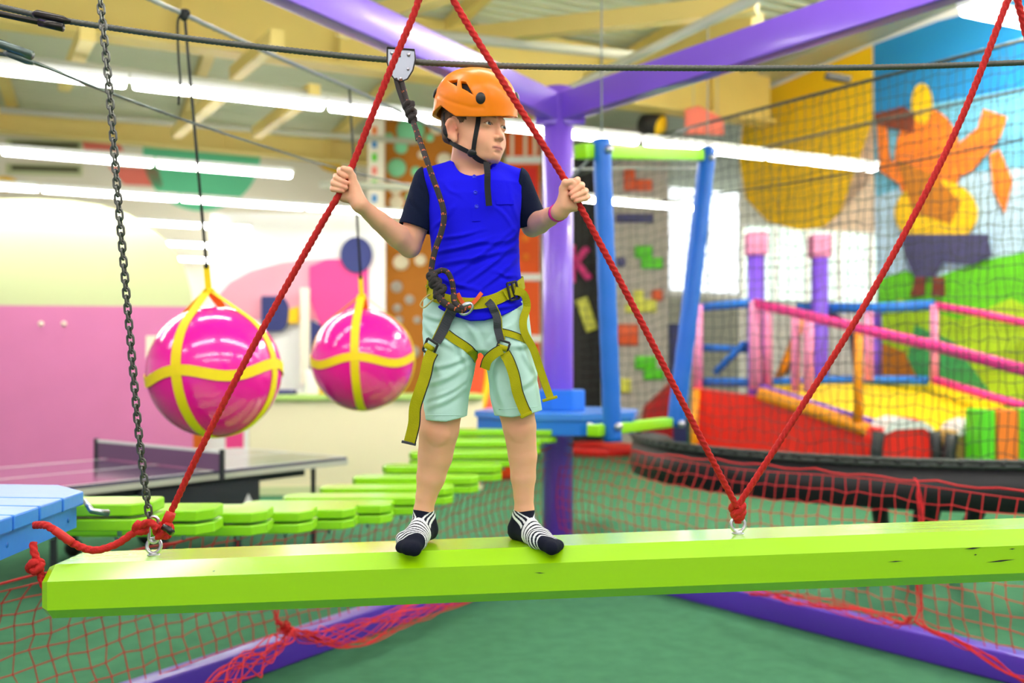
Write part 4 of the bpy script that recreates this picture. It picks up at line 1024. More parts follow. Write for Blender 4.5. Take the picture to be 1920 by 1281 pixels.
b.add(i0 + i1 + i2 + i3, [(k * n + i, k * n + i + 1, ((k + 1) % 4) * n + i + 1, ((k + 1) % 4) * n + i) for i in range(n - 1) for k in range(4)] + [(0, n, 2 * n, 3 * n), (n - 1, 4 * n - 1, 3 * n - 1, 2 * n - 1)], True)
b.build('padding', 'tramp_black', ring)
for px in (1640, 1742, 1765, 1870, 1480):
    a = ang(px); q = Vector((CC.x + (RR - .2) * math.cos(a), CC.y + (RR - .2) * math.sin(a), .72)); f = Vector((CC.x + (RR - 1.0) * math.cos(a), CC.y + (RR - 1.0) * math.sin(a), 0))
    if px == 1480: continue
    b = MB(); b.tube([q, f], [.062, .045], 14); b.build('leg', 'tramp_black', ring)
b = MB(); b.tube(arc_pts(RR, .935, 120, R(158), a_e), .016, 8, lobes=2, pitch=.12, amp=.3); b.build('rim_rope', 'net_rope', ring)
b = MB(); b.tube(arc_pts(RR, .905, 120, R(158), a_e), .018, 8, lobes=2, pitch=.1, amp=.3); b.build('rim_rope', 'net_rope', ring)
for i, p in enumerate(arc_pts(RR, .92, 46, R(158), a_e)): b = MB(); b.sphere(p, .021, 8, (1.2, 1.2, .9)); b.build('lashing', 'tramp_black', ring)
XS = [1085, 1190, 1260, 1330, 1400, 1500, 1640, 1780, 1920, 2060]
DB = [10.2, 9.4, 8.85, 8.2, 7.65, 7.05, 6.45, 6.15, 6.02, 6.0]; YB = [800, 812, 803, 818, 830, 848, 866, 880, 890, 894]
DT = [10.2, 9.7, 9.3, 8.8, 8.4, 7.8, 7.2, 6.7, 6.3, 6.1]; YT = [240 - .262 * (x - 1290) for x in XS]
def wallnet(u, v):
    x = XS[0] + (XS[-1] - XS[0]) * u; dt, db = np.interp(x, XS, DT), np.interp(x, XS, DB)
    a = P(x, np.interp(x, XS, YT), dt); c = P(x, np.interp(x, XS, YB), db)
    q = a.lerp(c, v); return q + Vector((0, .04 * math.sin(u * 30 + v * 5) * math.sin(v * 3.1), .02 * v * math.sin(u * 40)))
tn = net('barrier_net', wallnet, 62, 30, .0033, 'black_net', 'black square-mesh net rising from the round barrier', knots=False, jit=.18, seed=5, sides=3)
b = MB(); b.tube([wallnet(i / 150, 0) for i in range(151)], .014, 8, lobes=2, pitch=.1, amp=.3); b.build('top_rope', 'net_rope', tn)
def net_b(u, v):
    x = 1425 + (2060 - 1425) * u; D = np.interp(x, [1425, 2060], [10.9, 8.6]); a = P(x, np.interp(x, [1425, 1640, 1920, 2060], [278, 228, 168, 140]), D); c = P(x, 700, D)
    return a.lerp(c, v)
tb = net('rear_net', net_b, 34, 26, .0026, 'black_net', 'second black net standing farther back before the mural', knots=False, jit=.12, seed=15, sides=3)
b = MB(); b.tube([net_b(i / 60, 0) for i in range(61)], .016, 8, lobes=2, pitch=.1, amp=.3); b.build('top_rope', 'net_rope', tb)
for a, c, lb in ((P(1290, 245, 9.0), P(1080, 330, 10), 'dark guy line from the net\'s top left end down to the left'), (P(1240, 378, 8.9), P(1920, 262, 6.4), 'thin dark line crossing behind the black net')):
    cable('net_guy_line', [a, a.lerp(c, .5) - Z * .03, c], .007, lb, m='net_rope')

# ---- soft play structure beyond
sp = empty('soft_play_slide', P(1450, 900, 12), 'red and yellow soft play slide with pink and blue padded rails', 'slide')
r0, r1_ = P(1300, 727, 13.2), P(1642, 815, 11.2)
b = MB(); b.prism([zz(r0, 0), zz(r1_, 0), r1_, P(1425, 745, 12.4), r0], Vector((.12, .5, 0))); b.build('red_side', 'soft_red', sp)
b = MB(); b.tube([P(1425, 738, 12.35), P(1520, 768, 11.85), P(1642, 812, 11.15)], .085, 14); b.build('orange_tube', 'soft_orange', sp)
b = MB(); b.tube([P(1306, 730, 13.1), P(1302, 800, 13.0), P(1302, 860, 13)], .05, 10); b.build('orange_tube', 'soft_orange', sp)
b = MB(); b.add([P(1425, 722, 12.9), P(1880, 715, 12.4), P(1880, 850, 10.4), P(1640, 820, 11.0)], [(0, 1, 2, 3)]); b.prism([P(1560, 718, 12.9), P(1870, 716, 12.3), zz(P(1870, 0, 12.3), .3), zz(P(1560, 0, 12.9), .3)], (.05, .1, 0)); b.build('yellow_ramp', 'soft_yellow', sp)
def tub(pts, r, m, nm, n=12): b = MB(); b.tube([P(*p) for p in pts], r, n); b.build(nm, m, sp)
tub([(1415, 568, 12.6), (1620, 618, 11.0), (1765, 652, 9.9), (1960, 705, 9.0)], .062, 'magenta', 'padded_rail')
tub([(1418, 722, 12.6), (1540, 762, 11.8), (1685, 806, 11.0)], .04, 'soft_purple', 'padded_rail')
tub([(1305, 577, 13.4), (1425, 567, 12.8)], .06, 'soft_blue', 'padded_rail'); tub([(1495, 577, 13.3), (1640, 578, 12.7), (1752, 572, 12.2)], .07, 'soft_blue', 'padded_rail')
tub([(1310, 652, 13.4), (1420, 656, 13.2)], .05, 'soft_blue', 'padded_rail'); tub([(1305, 716, 13.4), (1425, 718, 12.9), (1600, 712, 12.8), (1740, 714, 12.2)], .06, 'soft_blue', 'padded_rail')
tub([(1755, 573, 12.1), (1840, 588, 11.6), (1960, 614, 11.2)], .05, 'magenta', 'padded_rail'); tub([(1752, 712, 12.1), (1850, 742, 11.4), (1960, 772, 10.9)], .055, 'magenta', 'padded_rail')
for x, y0, y1, D, m, r in ((1308, 570, 730, 13.3, 'soft_pink', .075), (1417, 565, 730, 12.6, 'soft_pink', .085), (1440, 575, 730, 12.7, 'soft_pink', .06), (1492, 586, 735, 12.4, 'soft_pink', .06), (1516, 590, 735, 12.2, 'soft_pink', .07), (1629, 585, 715, 12.4, 'soft_pink', .06),
                           (1752, 572, 716, 12.1, 'soft_pink', .055), (1609, 618, 790, 11.3, 'soft_orange', .055), (1642, 580, 718, 12.9, 'soft_purple', .08)):
    tub([(x, y0, D), (x, y1, D)], r, m, 'padded_post')
tub([(1340, 700, 13.2), (1395, 645, 13.1), (1415, 650, 13.1)], .05, 'soft_blue', 'padded_rail'); tub([(1455, 720, 13), (1490, 640, 13), (1500, 600, 13)], .06, 'soft_orange', 'padded_rail'); tub([(1470, 700, 13.1), (1495, 620, 13.1), (1560, 590, 13.2), (1600, 620, 13.2), (1610, 700, 13.2)], .07, 'slate_art', 'tunnel_ring')
for x, y0, lb in ((1418, 438, 'violet padded column with a pink cap, left of the two'), (1537, 442, 'violet padded column with a pink cap, right of the two')):
    t = empty('padded_column', zz(P(x, 0, 12.95), 0), lb, 'column', 'violet columns with pink caps')
    q = P(x, y0 + 42, 12.95); b = MB(); b.cyl((q.x, q.y, 0), q, .115, 18); b.build('column_body', 'soft_purple', t)
    b = MB(); b.box(P(x, y0 + 20, 12.95), (.27, .27, .32), bev=.03); b.build('cap', 'soft_pink', t)
b = MB(); b.box(P(1310, 560, 13.8), (.01, .01, .01))
for x0, x1, y0, y1, m, lb in ((1842, 1868, 768, 860, 'tet_green', 'green foam block left of the orange one at the right edge'), (1870, 1912, 768, 880, 'orange_art', 'tall orange foam block by the right edge'), (1912, 1970, 768, 880, 'tet_green', 'green foam block cut by the right edge')):
    D = 10.0; a = P(x0, y0, D); c = P(x1, y0, D); b = MB(); b.box(((a.x + c.x) / 2, D + .2, a.z / 2), (c.x - a.x, .4, a.z), bev=.03); b.build('foam_block', m, None, lb, 'foam block', 'foam blocks at the right edge')
# ---- two ride-on toy cars on the floor inside the ring
def toy_car(x0, x1, D, ytop, body, hood, label):
    a = P(x0, 0, D); c = P(x1, 0, D); L = c.x - a.x; cx = (a.x + c.x) / 2; zt = P(0, ytop, D).z
    t = empty('toy_car', (cx, D, 0), label, 'toy car', 'ride-on toy cars')
    zb = .17
    pr_ = [(-.5, zb + .02), (-.5, zt * .72), (-.44, zt * .86), (-.2, zt * .92), (-.12, zt), (.22, zt), (.32, zt * .9), (.46, zt * .84), (.5, zt * .7), (.5, zb + .02)]
    b = MB(); b.prism([(cx + x * L, D - .22, z) for x, z in pr_], (0, .44, 0)); o = b.build('car_body', body, t); md = o.modifiers.new('bevel', 'BEVEL'); md.width = .03; md.segments = 3
    b = MB(); b.prism([(cx + x * L, D - .235, z) for x, z in ((-.46, zt * .78), (-.2, zt * .86), (.3, zt * .88), (.46, zt * .8), (.46, zt * .88), (.3, zt * .95), (-.1, zt * 1.01), (-.3, zt * .95))], (0, .47, 0)); b.build('hood', hood, t)
    for wx in (-.36, .36):
        for wy in (-.2, .2):
            b = MB(); b.cyl((cx + wx * L, D + wy - .05, .16), (cx + wx * L, D + wy + .05, .16), .16, 24); w = b.build('wheel', 'table_black', t)
            b = MB(); b.cyl((cx + wx * L, D + wy - .055, .16), (cx + wx * L, D + wy + .055, .16), .07, 16); b.build('hub', 'bolt', w)
    for s in (-.5, .5):
        b = MB(); b.tube([(cx + s * L, D - .22, .22), (cx + s * L * 1.05, D - .22, zt * .6), (cx + s * L * .96, D - .22, zt * .84)], .07, 10); b.build('bumper', 'table_black', t)
    b = MB(); b.box((cx, D - .225, .22), (L * .5, .02, .09)); b.build('side_skirt', 'brown_art', t)
    return t
toy_car(1632, 1738, 10.9, 782, 'soft_red', 'white_shell', 'red and white ride-on toy car behind the round barrier')
toy_car(1766, 1884, 10.7, 786, 'gold', 'white_shell', 'gold and white ride-on toy car right of the red one')
bk_ = MB(); bk_.box(((P(1750, 0, 10.8)).x, 11.5, .12), (2.4, 2.2, .24), bev=.02); 

# ---- table tennis table
TF = Vector((-1.44, 8.14, .76)); ta_ = Vector((-.6, -.8, 0)); tb_ = Vector((-.8, .6, 0))
tt = empty('tennis_table', TF + ta_ * 1.37 + tb_ * .76 - Z * .76, 'dark folding table tennis table with white lines in front of the pink wall', 'table')
def tbl(u, v, z=.76): q = TF + ta_ * u + tb_ * v; return Vector((q.x, q.y, z))
for u0, u1 in ((0, 1.362), (1.378, 2.74)):
    b = MB(); b.prism([tbl(u0, 0, .735), tbl(u1, 0, .735), tbl(u1, 1.525, .735), tbl(u0, 1.525, .735)], (0, 0, .025)); b.build('tabletop', 'table_top', tt)
b = MB()
for (u0, v0, u1, v1) in ((0, 0, 2.74, .02), (0, 1.505, 2.74, 1.525), (0, 0, .02, 1.525), (2.72, 0, 2.74, 1.525), (0, .757, 2.74, .768)):
    b.prism([tbl(u0, v0, .7602), tbl(u1, v0, .7602), tbl(u1, v1, .7602), tbl(u0, v1, .7602)], (0, 0, .0012))
b.build('court_line', 'white_line', tt)
b = MB()
for (u0, v0, u1, v1) in ((0, 0, 2.74, 0), (0, 1.525, 2.74, 1.525), (0, 0, 0, 1.525), (2.74, 0, 2.74, 1.525)): b.bar(tbl(u0, v0, .715), tbl(u1, v1, .715), .03, .04)
b.build('apron', 'pale_steel', tt)
tn_ = MB(); tn_.prism([tbl(1.37, -.1, .765), tbl(1.37, 1.625, .765), tbl(1.37, 1.625, .905), tbl(1.37, -.1, .905)], ta_ * .004); no = tn_.build('net', mk('net_cloth', (120, 84, 120), .8), tt)
b = MB(); b.bar(tbl(1.37, -.1, .91), tbl(1.37, 1.625, .91), .012, .02); b.build('net_tape', 'white_line', no)
for v in (-.12, 1.64): b = MB(); b.bar(tbl(1.37, v, .70), tbl(1.37, v, .93), .03, .04, (0, 1, 0)); b.build('net_post', 'table_black', no)
for u, v in ((.25, .15), (.25, 1.37), (2.5, .15), (2.5, 1.37)): b = MB(); b.bar(tbl(u, v, 0), tbl(u, v, .735), .035, .035, (0, 1, 0)); b.build('leg', 'table_black', tt)
for u, v in ((1.05, .12), (1.05, 1.4), (1.7, .12), (1.7, 1.4)):
    b = MB(); b.bar(tbl(u, v, .08), tbl(u, v, .7), .05, .05, (0, 1, 0)); o = b.build('leg', 'table_black', tt)
    b = MB(); q = tbl(u, v, .07); b.cyl(q - tb_ * .02, q + tb_ * .02, .07, 18); b.build('wheel', 'climb_black', o)
b = MB(); b.bar(tbl(.9, .05, .5), tbl(1.95, .05, .5), .03, .34, bev=.01); cp = b.build('side_panel', 'table_black', tt)
b = MB(); b.bar(tbl(.4, .1, .66), tbl(2.3, .1, .66), .03, .06); b.build('frame_rail', 'table_black', tt)
b = MB(); q = tbl(1.02, .03, .5); b.prism([q + ta_ * .05 - Z * .04, q - ta_ * .05 - Z * .04, q + Z * .05], tb_ * -.004); b.build('triangle_logo', 'white_line', cp)
# ================================================================== the boy

def B(px, py, dd=0.0): return tuple(P(px, py, BD + dd))
def XD(px, D, z): return ((px - 960) / FPX * D, D, z)
def chain(pts, k=.012):
    """pts: (point, radius) list -> tapered cones"""
    return [Cone(a[0], b[0], a[1], b[1], k) for a, b in zip(pts, pts[1:])]



phi = R(48)
HL = Vector((math.cos(phi), math.sin(phi), 0)); HF = Vector((math.sin(phi), -math.cos(phi), 0)); HU = Vector((0, 0, 1))
HO = Vector((-.1017, 2.58, 2.209))
HR = [list(HL), list(HF), list(HU)]
def H(x, f, u): return tuple(HO + HL * x + HF * f + HU * u)
def rotl(ax_deg=0, about='x'):
    a = R(ax_deg)
    if about == 'u': return [list(HL * math.cos(a) + HF * math.sin(a)), list(HF * math.cos(a) - HL * math.sin(a)), list(HU)]
    return [list(HL), list(HF * math.cos(a) + HU * math.sin(a)), list(HU * math.cos(a) - HF * math.sin(a))]

head = [
    Ell(H(0, -.012, .035), (.073, .092, .085), HR, .02),
    Ell(H(0, .022, -.022), (.061, .064, .075), HR, .02),
    Ell(H(0, .033, -.063), (.045, .044, .031), HR, .022),
    Cone(H(-.012, .066, -.083), H(.012, .066, -.083), .012, .012, .016),
    Cone(H(-.05, .0, -.055), H(-.03, .045, -.08), .012, .012, .02),
    Cone(H(.05, .0, -.055), H(.03, .045, -.08), .012, .012, .02),
    Ell(H(-.031, .052, -.04), (.022, .024, .026), HR, .018), Ell(H(.031, .052, -.04), (.022, .024, .026), HR, .018),
    Cone(H(-.034, .07, .016), H(-.012, .082, .016), .008, .008, .014), Cone(H(.034, .07, .016), H(.012, .082, .016), .008, .008, .014),
    Ell(H(-.03, .092, -.002), (.017, .013, .011), HR, .01, '-'), Ell(H(.03, .092, -.002), (.017, .013, .011), HR, .01, '-'),
    # nose
    Cone(H(0, .08, .004), H(0, .0945, -.03), .006, .0085, .008),
    Ell(H(0, .0955, -.034), (.0072, .0082, .0068), HR, .005),
    Ell(H(-.0105, .089, -.036), (.006, .0085, .006), HR, .004), Ell(H(.0105, .089, -.036), (.006, .0085, .006), HR, .004),
    Ell(H(-.0065, .093, -.043), (.0032, .004, .0035), HR, .002, '-'), Ell(H(.0065, .093, -.043), (.0032, .004, .0035), HR, .002, '-'),
    # mouth
    Ell(H(0, .0735, -.060), (.026, .0105, .018), HR, .014),
    Ell(H(-.0070, .0815, -.0585), (.0118, .0042, .0032), rotl(-14, 'u'), .003), Ell(H(.0070, .0815, -.0585), (.0118, .0042, .0032), rotl(14, 'u'), .003),
    Ell(H(0, .0815, -.0650), (.0118, .0045, .0036), HR, .003),
    Cone(H(-.02, .0785, -.0622), H(0, .0905, -.0617), .0006, .0012, .0015, '-'), Cone(H(.02, .0785, -.0622), H(0, .0905, -.0617), .0006, .0012, .0015, '-'),
    Ell(H(0, .0865, -.0745), (.013, .006, .004), HR, .006, '-'),
]
for sx in (-1, 1):
    ec = (sx * .030, .0695, 0)
    head += [
        Ell(H(sx * .030, .0695, 0.0), (.0155, .0148, .0128), HR, .004),
        Ell(H(sx * .030, .086, -.0005), (.0116, .016, .0034), rotl(sx * -18, 'u'), .0012, '-'),
    ]
    ear = [list(HL * 1 + HF * (-.35 * sx)), list(HF), list(HU)]
    head += [
        Ell(H(sx * .076, -.016, -.006), (.0075, .020, .030), rotl(sx * 32, 'u'), .005),
        Ell(H(sx * .073, -.007, -.034), (.006, .009, .011), rotl(sx * 15, 'u'), .006),
        Ell(H(sx * .083, -.010, -.003), (.0105, .0130, .0205), rotl(sx * 34, 'u'), .003, '-'),
        Ell(H(sx * .074, .001, -.008), (.003, .004, .005), rotl(sx * 10, 'u'), .004),
    ]
headg = Group(head, .01)
neck = [Cone(H(0, -.018, -.04), B(888, 345, .03), .047, .052, .02), Cone(H(-.035, -.03, -.06), B(850, 340, .04), .014, .02, .02),
        Cone(H(.02, .0, -.06), B(905, 338, -.01), .018, .018, .02)]
SH1, EL1, WR1 = B(802, 350, .01), B(768, 462, .0), B(674, 383, -.135)
SH2, EL2, WR2 = B(968, 350, .02), B(998, 424, .075), B(1051, 396, -.125)
def mid(a, b, t): return tuple(Vector(a).lerp(Vector(b), t))
def hand(mir, wrist):
    """fist closed round the rope; mir maps (px, py, dd)"""
    q = []
    for pts, r in mir['fingers']:
        pp = [B(*x) for x in pts]
        q += [Cone(pp[0], pp[1], r * 1.12, r * 1.05, .005), Cone(pp[1], pp[2], r * 1.05, r, .0035), Cone(pp[2], pp[3], r, r * .88, .0022)]
    return q
H1 = {'fingers': [
    ([(653, 327, .026), (637, 319, .018), (637, 323, -.010), (648, 331, -.019)], .0072),
    ([(650, 336, .028), (630, 331, .020), (630, 334, -.011), (649, 343, -.020)], .0076),
    ([(646, 346, .028), (626, 341, .018), (625, 344, -.012), (648, 352, -.020)], .0074),
    ([(641, 356, .024), (624, 353, .014), (624, 355, -.010), (643, 358, -.018)], .0068)]}
H2 = {'fingers': [
    ([(1067, 345, .026), (1083, 337, .018), (1082, 341, -.010), (1070, 353, -.018)], .0072),
    ([(1072, 354, .028), (1091, 347, .020), (1089, 350, -.011), (1071, 363, -.020)], .0076),
    ([(1079, 364, .028), (1098, 358, .018), (1095, 361, -.012), (1074, 371, -.020)], .0074),
    ([(1085, 374, .024), (1102, 369, .014), (1099, 372, -.010), (1080, 377, -.018)], .0068)]}
for k_, d_ in ((H1, -.135), (H2, -.145)):
    k_['fingers'] = [([(a, b, c + d_) for a, b, c in p], r) for p, r in k_['fingers']]
hd1, hd2 = -.135, -.145
hand1 = hand(H1, WR1) + [
    Cone(WR1, B(663, 350, hd1 + .006), .021, .016, .012), Cone(B(668, 372, hd1 + .004), B(645, 367, hd1 + .012), .018, .016, .01),
    Cone(B(656, 332, hd1 + .02), B(648, 366, hd1 + .02), .013, .015, .012),
    Cone(B(655, 326, hd1 + .027), B(641, 352, hd1 + .027), .011, .011, .01),
    Cone(B(665, 357, hd1), B(660, 331, hd1 - .008), .0145, .0105, .008), Cone(B(660, 331, hd1 - .008), B(655, 320, hd1 - .017), .0105, .0092, .005),
    Cone(B(655, 320, hd1 - .017), B(644, 316, hd1 - .016), .0092, .0076, .004)]
hand2 = hand(H2, WR2) + [
    Cone(WR2, B(1060, 366, hd2 + .006), .0215, .016, .012), Cone(B(1058, 386, hd2 + .004), B(1078, 385, hd2 + .012), .018, .016, .01),
    Cone(B(1064, 350, hd2 + .02), B(1074, 382, hd2 + .02), .013, .015, .012),
    Cone(B(1068, 343, hd2 + .027), B(1082, 370, hd2 + .027), .011, .011, .01),
    Cone(B(1057, 374, hd2), B(1056, 354, hd2 - .006), .0145, .0105, .008), Cone(B(1056, 354, hd2 - .006), B(1060, 343, hd2 - .015), .0105, .0095, .005),
    Cone(B(1060, 343, hd2 - .015), B(1072, 342, hd2 - .018), .0095, .0078, .004)]
arms = chain([(SH1, .040), (mid(SH1, EL1, .5), .0365), (EL1, .0315)], .005) + \
       chain([(EL1, .0305), (mid(EL1, WR1, .25), .0320), (mid(EL1, WR1, .62), .0255), (WR1, .0185)], .005) + \
       chain([(SH2, .040), (mid(SH2, EL2, .5), .0365), (EL2, .031)], .005) + \
       chain([(EL2, .030), (mid(EL2, WR2, .25), .0315), (mid(EL2, WR2, .62), .0255), (WR2, .0195)], .005)
A1, A2 = (794, 958, .02), (983, 958, .02)
legs = chain([(B(842, 640), .06), (B(832, 740, -.005), .058), (B(823, 806, -.005), .0545), (B(816, 855, .008), .0475), (B(808, 895, .012), .0395), (B(799, 932, .016), .0285), (B(*A1), .0235)], .006) + \
       chain([(B(948, 640), .06), (B(962, 740, -.005), .053), (B(974, 800, -.005), .0455), (B(980, 855, .008), .0395), (B(981, 895, .012), .0345), (B(982, 932, .016), .027), (B(*A2), .0235)], .006) + \
       [Ell(B(822, 812, -.046), (.026, .010, .028), k=.015), Ell(B(972, 806, -.036), (.023, .010, .026), k=.015),
        Cone(B(811, 856, .03), B(806, 892, .025), .036, .03, .012), Cone(B(980, 856, .03), B(981, 892, .025), .030, .026, .012)]
feet = [Cone(B(*A1), XD(799, 2.62, TOPZ + .03), .0235, .024, .02), Cone(XD(799, 2.62, TOPZ + .028), XD(772, 2.5, TOPZ + .018), .018, .012, .012),
        Cone(XD(772, 2.5, TOPZ + .018), XD(764, 2.46, TOPZ + .013), .012, .009, .01),
        Cone(B(*A2), XD(974, 2.62, TOPZ + .03), .0235, .024, .02), Cone(XD(974, 2.62, TOPZ + .028), XD(1012, 2.53, TOPZ + .018), .018, .012, .012),
        Cone(XD(1012, 2.53, TOPZ + .018), XD(1028, 2.49, TOPZ + .013), .012, .009, .01)]
def row(y, l, r, b, cy=2.59, D=BD):
    z = CAMZ + (HY - y) / FPX * D
    return (z, ((l + r) / 2 - 960) / FPX * D, cy, (r - l) / 2 / FPX * D, b)
torso_in = Loft([row(y, l + 12, r - 12, b - .014, c) for y, l, r, b, c in
                 [(640, 800, 990, .095, 2.6), (575, 806, 984, .1, 2.6), (500, 812, 974, .09, 2.6), (450, 808, 972, .09, 2.6), (400, 802, 974, .09, 2.6), (360, 802, 974, .085, 2.6), (335, 815, 965, .07, 2.61)]], .03)
body_g = Group(head + neck + [torso_in] + arms + hand1 + hand2 + legs + feet, .01)
LIP = np.array(lin((222, 140, 126))[:3]); SK = np.array(lin((243, 180, 146))[:3]); SK2 = np.array(lin((232, 140, 118))[:3]); BROW = np.array(lin((120, 88, 66))[:3])
NAIL = np.array(lin((240, 178, 165))[:3])
def body_color(p):
    c = np.tile(SK, (len(p), 1))
    q = (p - np.array(HO)) @ np.array(HR).T
    def blend(w, col):
        nonlocal c
        w = np.clip(w, 0, 1)[:, None]; c = c * (1 - w) + col * w
    fr = q[:, 1] > .04
    for sx in (-1, 1):
        d = np.sqrt(((q - np.array([sx * .042, .06, -.038])) ** 2).sum(1)); blend((1 - d / .03) * .55 * fr, SK2)
        # eyebrow
        t = (sx * q[:, 0] - .012) / .032; yb = .0175 + .004 * np.sin(np.clip(t, 0, 1) * 3.1) - .002 * t
        w = (1 - np.abs(q[:, 2] - yb) / (.0034 * (1.15 - .5 * np.clip(t, 0, 1)))) * ((t > 0) & (t < 1)) * fr; blend(w * 1.6 * .5, BROW)
        # lash line
        e = (q - np.array([sx * .030, .0, -.0005])); rr = np.sqrt((e[:, 0] / .0128) ** 2 + (e[:, 2] / .0056) ** 2)
        w = (1 - np.abs(rr - 1.02) / .2) * (e[:, 2] > -.001) * (q[:, 1] > .066); blend(w * 1.1, BROW * .35)
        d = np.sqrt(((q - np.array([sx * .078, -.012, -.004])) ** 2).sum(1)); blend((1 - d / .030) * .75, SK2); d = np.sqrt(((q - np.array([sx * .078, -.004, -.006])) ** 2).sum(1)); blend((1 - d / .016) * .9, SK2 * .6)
    rr = np.sqrt((q[:, 0] / .0205) ** 2 + ((q[:, 2] + .0617) / .0066) ** 2)
    blend((1.15 - rr) * 3 * (q[:, 1] > .07) * .75, LIP)
    blend((1 - np.abs(q[:, 2] + .0617 + 3 * q[:, 0] ** 2) / .0024) * 1.3 * (np.abs(q[:, 0]) < .021) * (q[:, 1] > .06), LIP * .32)
    blend((1 - np.sqrt(((q - np.array([0, .1, -.034])) ** 2).sum(1)) / .016) * .3, SK2)
    for c0, r0 in ((B(822, 812, -.05), .045), (B(972, 806, -.045), .04)):
        blend((1 - np.sqrt(((p - np.array(c0)) ** 2).sum(1)) / r0) * .4, np.array(lin((226, 140, 118))[:3]))
    for k_ in (H1, H2):
        for pts, r in k_['fingers']:
            a = np.array(B(*pts[3])); blend((1 - np.sqrt(((p - a) ** 2).sum(1)) / (r * 2.1)) * .7, SK2)
    return c
person = empty('person', XD(885, 2.58, TOPZ), 'boy in blue shirt, mint shorts and orange helmet standing on the green beam', 'person')
body = sdf_mesh('body', body_g, .0028, 'skin', person, body_color)

for sx in (-1, 1):
    e = MB(); c = Vector(H(sx * .030, .0695, 0)); e.sphere(c, .0137, 28, (1, 1, .93)); eo = e.build('eyeball', 'eye_white', person)
    g = (HF + HL * .03 - HU * .02).normalized()
    X = g.cross(HU).normalized(); U = X.cross(g).normalized()
    def disc(r0, k, name, mm):
        b = MB(); rings = [(r0 * t / 6) for t in range(7)]; vs = []; n = 24
        for r1 in rings:
            hh = math.sqrt(max(.0137 ** 2 - r1 * r1, 0)) + k
            for i in range(n):
                a = 2 * math.pi * i / n; vs.append(c + X * (r1 * math.cos(a)) + U * (r1 * math.sin(a)) + g * hh)
        b.add(vs, [(a * n + i, a * n + (i + 1) % n, (a + 1) * n + (i + 1) % n, (a + 1) * n + i) for a in range(6) for i in range(n)], True)
        return b.build(name, mm, eo)
    disc(.0058, .0003, 'iris', 'iris'); disc(.0029, .0006, 'pupil', 'pupil')

hairg = Group([Ell(H(0, -.014, .036), (.0755, .094, .088), HR, .01), Ell(H(0, -.045, -.02), (.058, .052, .045), HR, .03),
               Half(H(0, .030, 0), tuple(HF * 1 + HU * -.25), .006),
               Func(lambda p: (lambda q: np.where(q[:, 1] > -.002, -.012 - q[:, 2] + .0 * q[:, 1], -.026 - q[:, 2]))((p - np.array(HO)) @ np.array(HR).T), H(-.2, -.2, -.2), H(.2, .2, .2), .01, '&'),
               Ell(H(-.078, -.014, -.006), (.020, .024, .033), HR, .006, '-'), Ell(H(.078, -.014, -.006), (.018, .022, .030), HR, .006, '-'),
               Half(H(0, 0, .075), tuple(HU), .003)], .01,
              disp=lambda p: .0009 * np.sin(p[:, 0] * 900 + p[:, 2] * 260) * np.sin(p[:, 1] * 800 + p[:, 2] * 200))
sdf_mesh('hair', hairg, .0025, 'hair', person)

# ---- helmet, tilted a little forward
ta = R(12); tr = R(10)
GL = HL * math.cos(tr) + HU * math.sin(tr)
GF = (HF * math.cos(ta) - HU * math.sin(ta)).normalized(); GF = (GF - GL * GF.dot(GL)).normalized(); GU = GL.cross(GF); GU = GU if GU.z > 0 else -GU; GR = [list(GL), list(GF), list(GU)]
GO = Vector(H(0, 0, .046))
def G(x, f, u): return tuple(GO + GL * x + GF * f + GU * u)
def gloc(p): return (p - np.array(GO)) @ np.array(GR).T
def rim(p):
    q = gloc(p); th = np.arctan2(np.abs(q[:, 0]) / .1, q[:, 1] / .122)           # 0 front .. pi back
    h = np.interp(th, [0, .5, .9, 1.4, 1.9, 2.4, 3.15], [-.002, -.004, -.007, -.008, .018, -.008, -.026])
    return h - q[:, 2]
def sup(c, rad, pw):
    c = np.array(c); rad = np.array(rad)
    def f(p):
        q = np.abs((p - c) @ np.array(GR).T); k0 = ((q / rad) ** pw).sum(1) ** (1 / pw)
        return np.linalg.norm(q, axis=1) * (1 - 1 / np.maximum(k0, .05))
    return f
def Sup(c, rad, pw, k, op='+'): return Func(sup(c, rad, pw), np.array(c) - max(rad), np.array(c) + max(rad), k, op)
HELM = Sup(G(0, 0, .010), (.098, .119, .113), 2.35, .004)
def flare(p):
    q = gloc(p); th = np.arctan2(np.abs(q[:, 0]) / .1, q[:, 1] / .122)
    a = np.clip(1 - (q[:, 2] + .012) / .04, 0, 1) ** 2 * np.interp(th, [0, .6, 1.4, 2.2, 3.15], [.007, .003, .002, .006, .012])
    crease = .0012 * np.exp(-((q[:, 2] - np.interp(th, [0, 1.0, 1.6, 2.2, 2.7, 3.15], [.02, .016, .03, .048, .055, .056])) / .006) ** 2) * (th > .7)
    return -a + crease
hel_out = Group([Group([HELM], .01, disp=flare), Func(rim, G(-.2, -.2, -.2), G(.2, .2, .2), .002, '&')], .004)
v1a, _ = raycast(hel_out, 844, 156, 2.3, 2.9); v1b, _ = raycast(hel_out, 876, 168, 2.3, 2.9)
def tri(pxs):
    """wedge-shaped vent cut through the shell"""
    P3 = [raycast(hel_out, x, y, 2.3, 2.9)[0] for x, y in pxs]; c = sum(P3, Vector()) / len(P3)
    n = (c - GO).normalized(); pl = []
    for i in range(len(P3)):
        a, b = P3[i], P3[(i + 1) % len(P3)]; m = (b - a).cross(n).normalized()
        if m.dot(c - a) > 0: m = -m
        pl.append((np.array(a), np.array(m)))
    def f(p): 
        d = np.max([(p - a) @ m for a, m in pl], 0); far = (p - np.array(c)) @ np.array(n); return np.maximum(np.maximum(d, far - .03), -far - .022) - .001
    return Func(f, np.array(c) - .03, np.array(c) + .03, .002, '-')
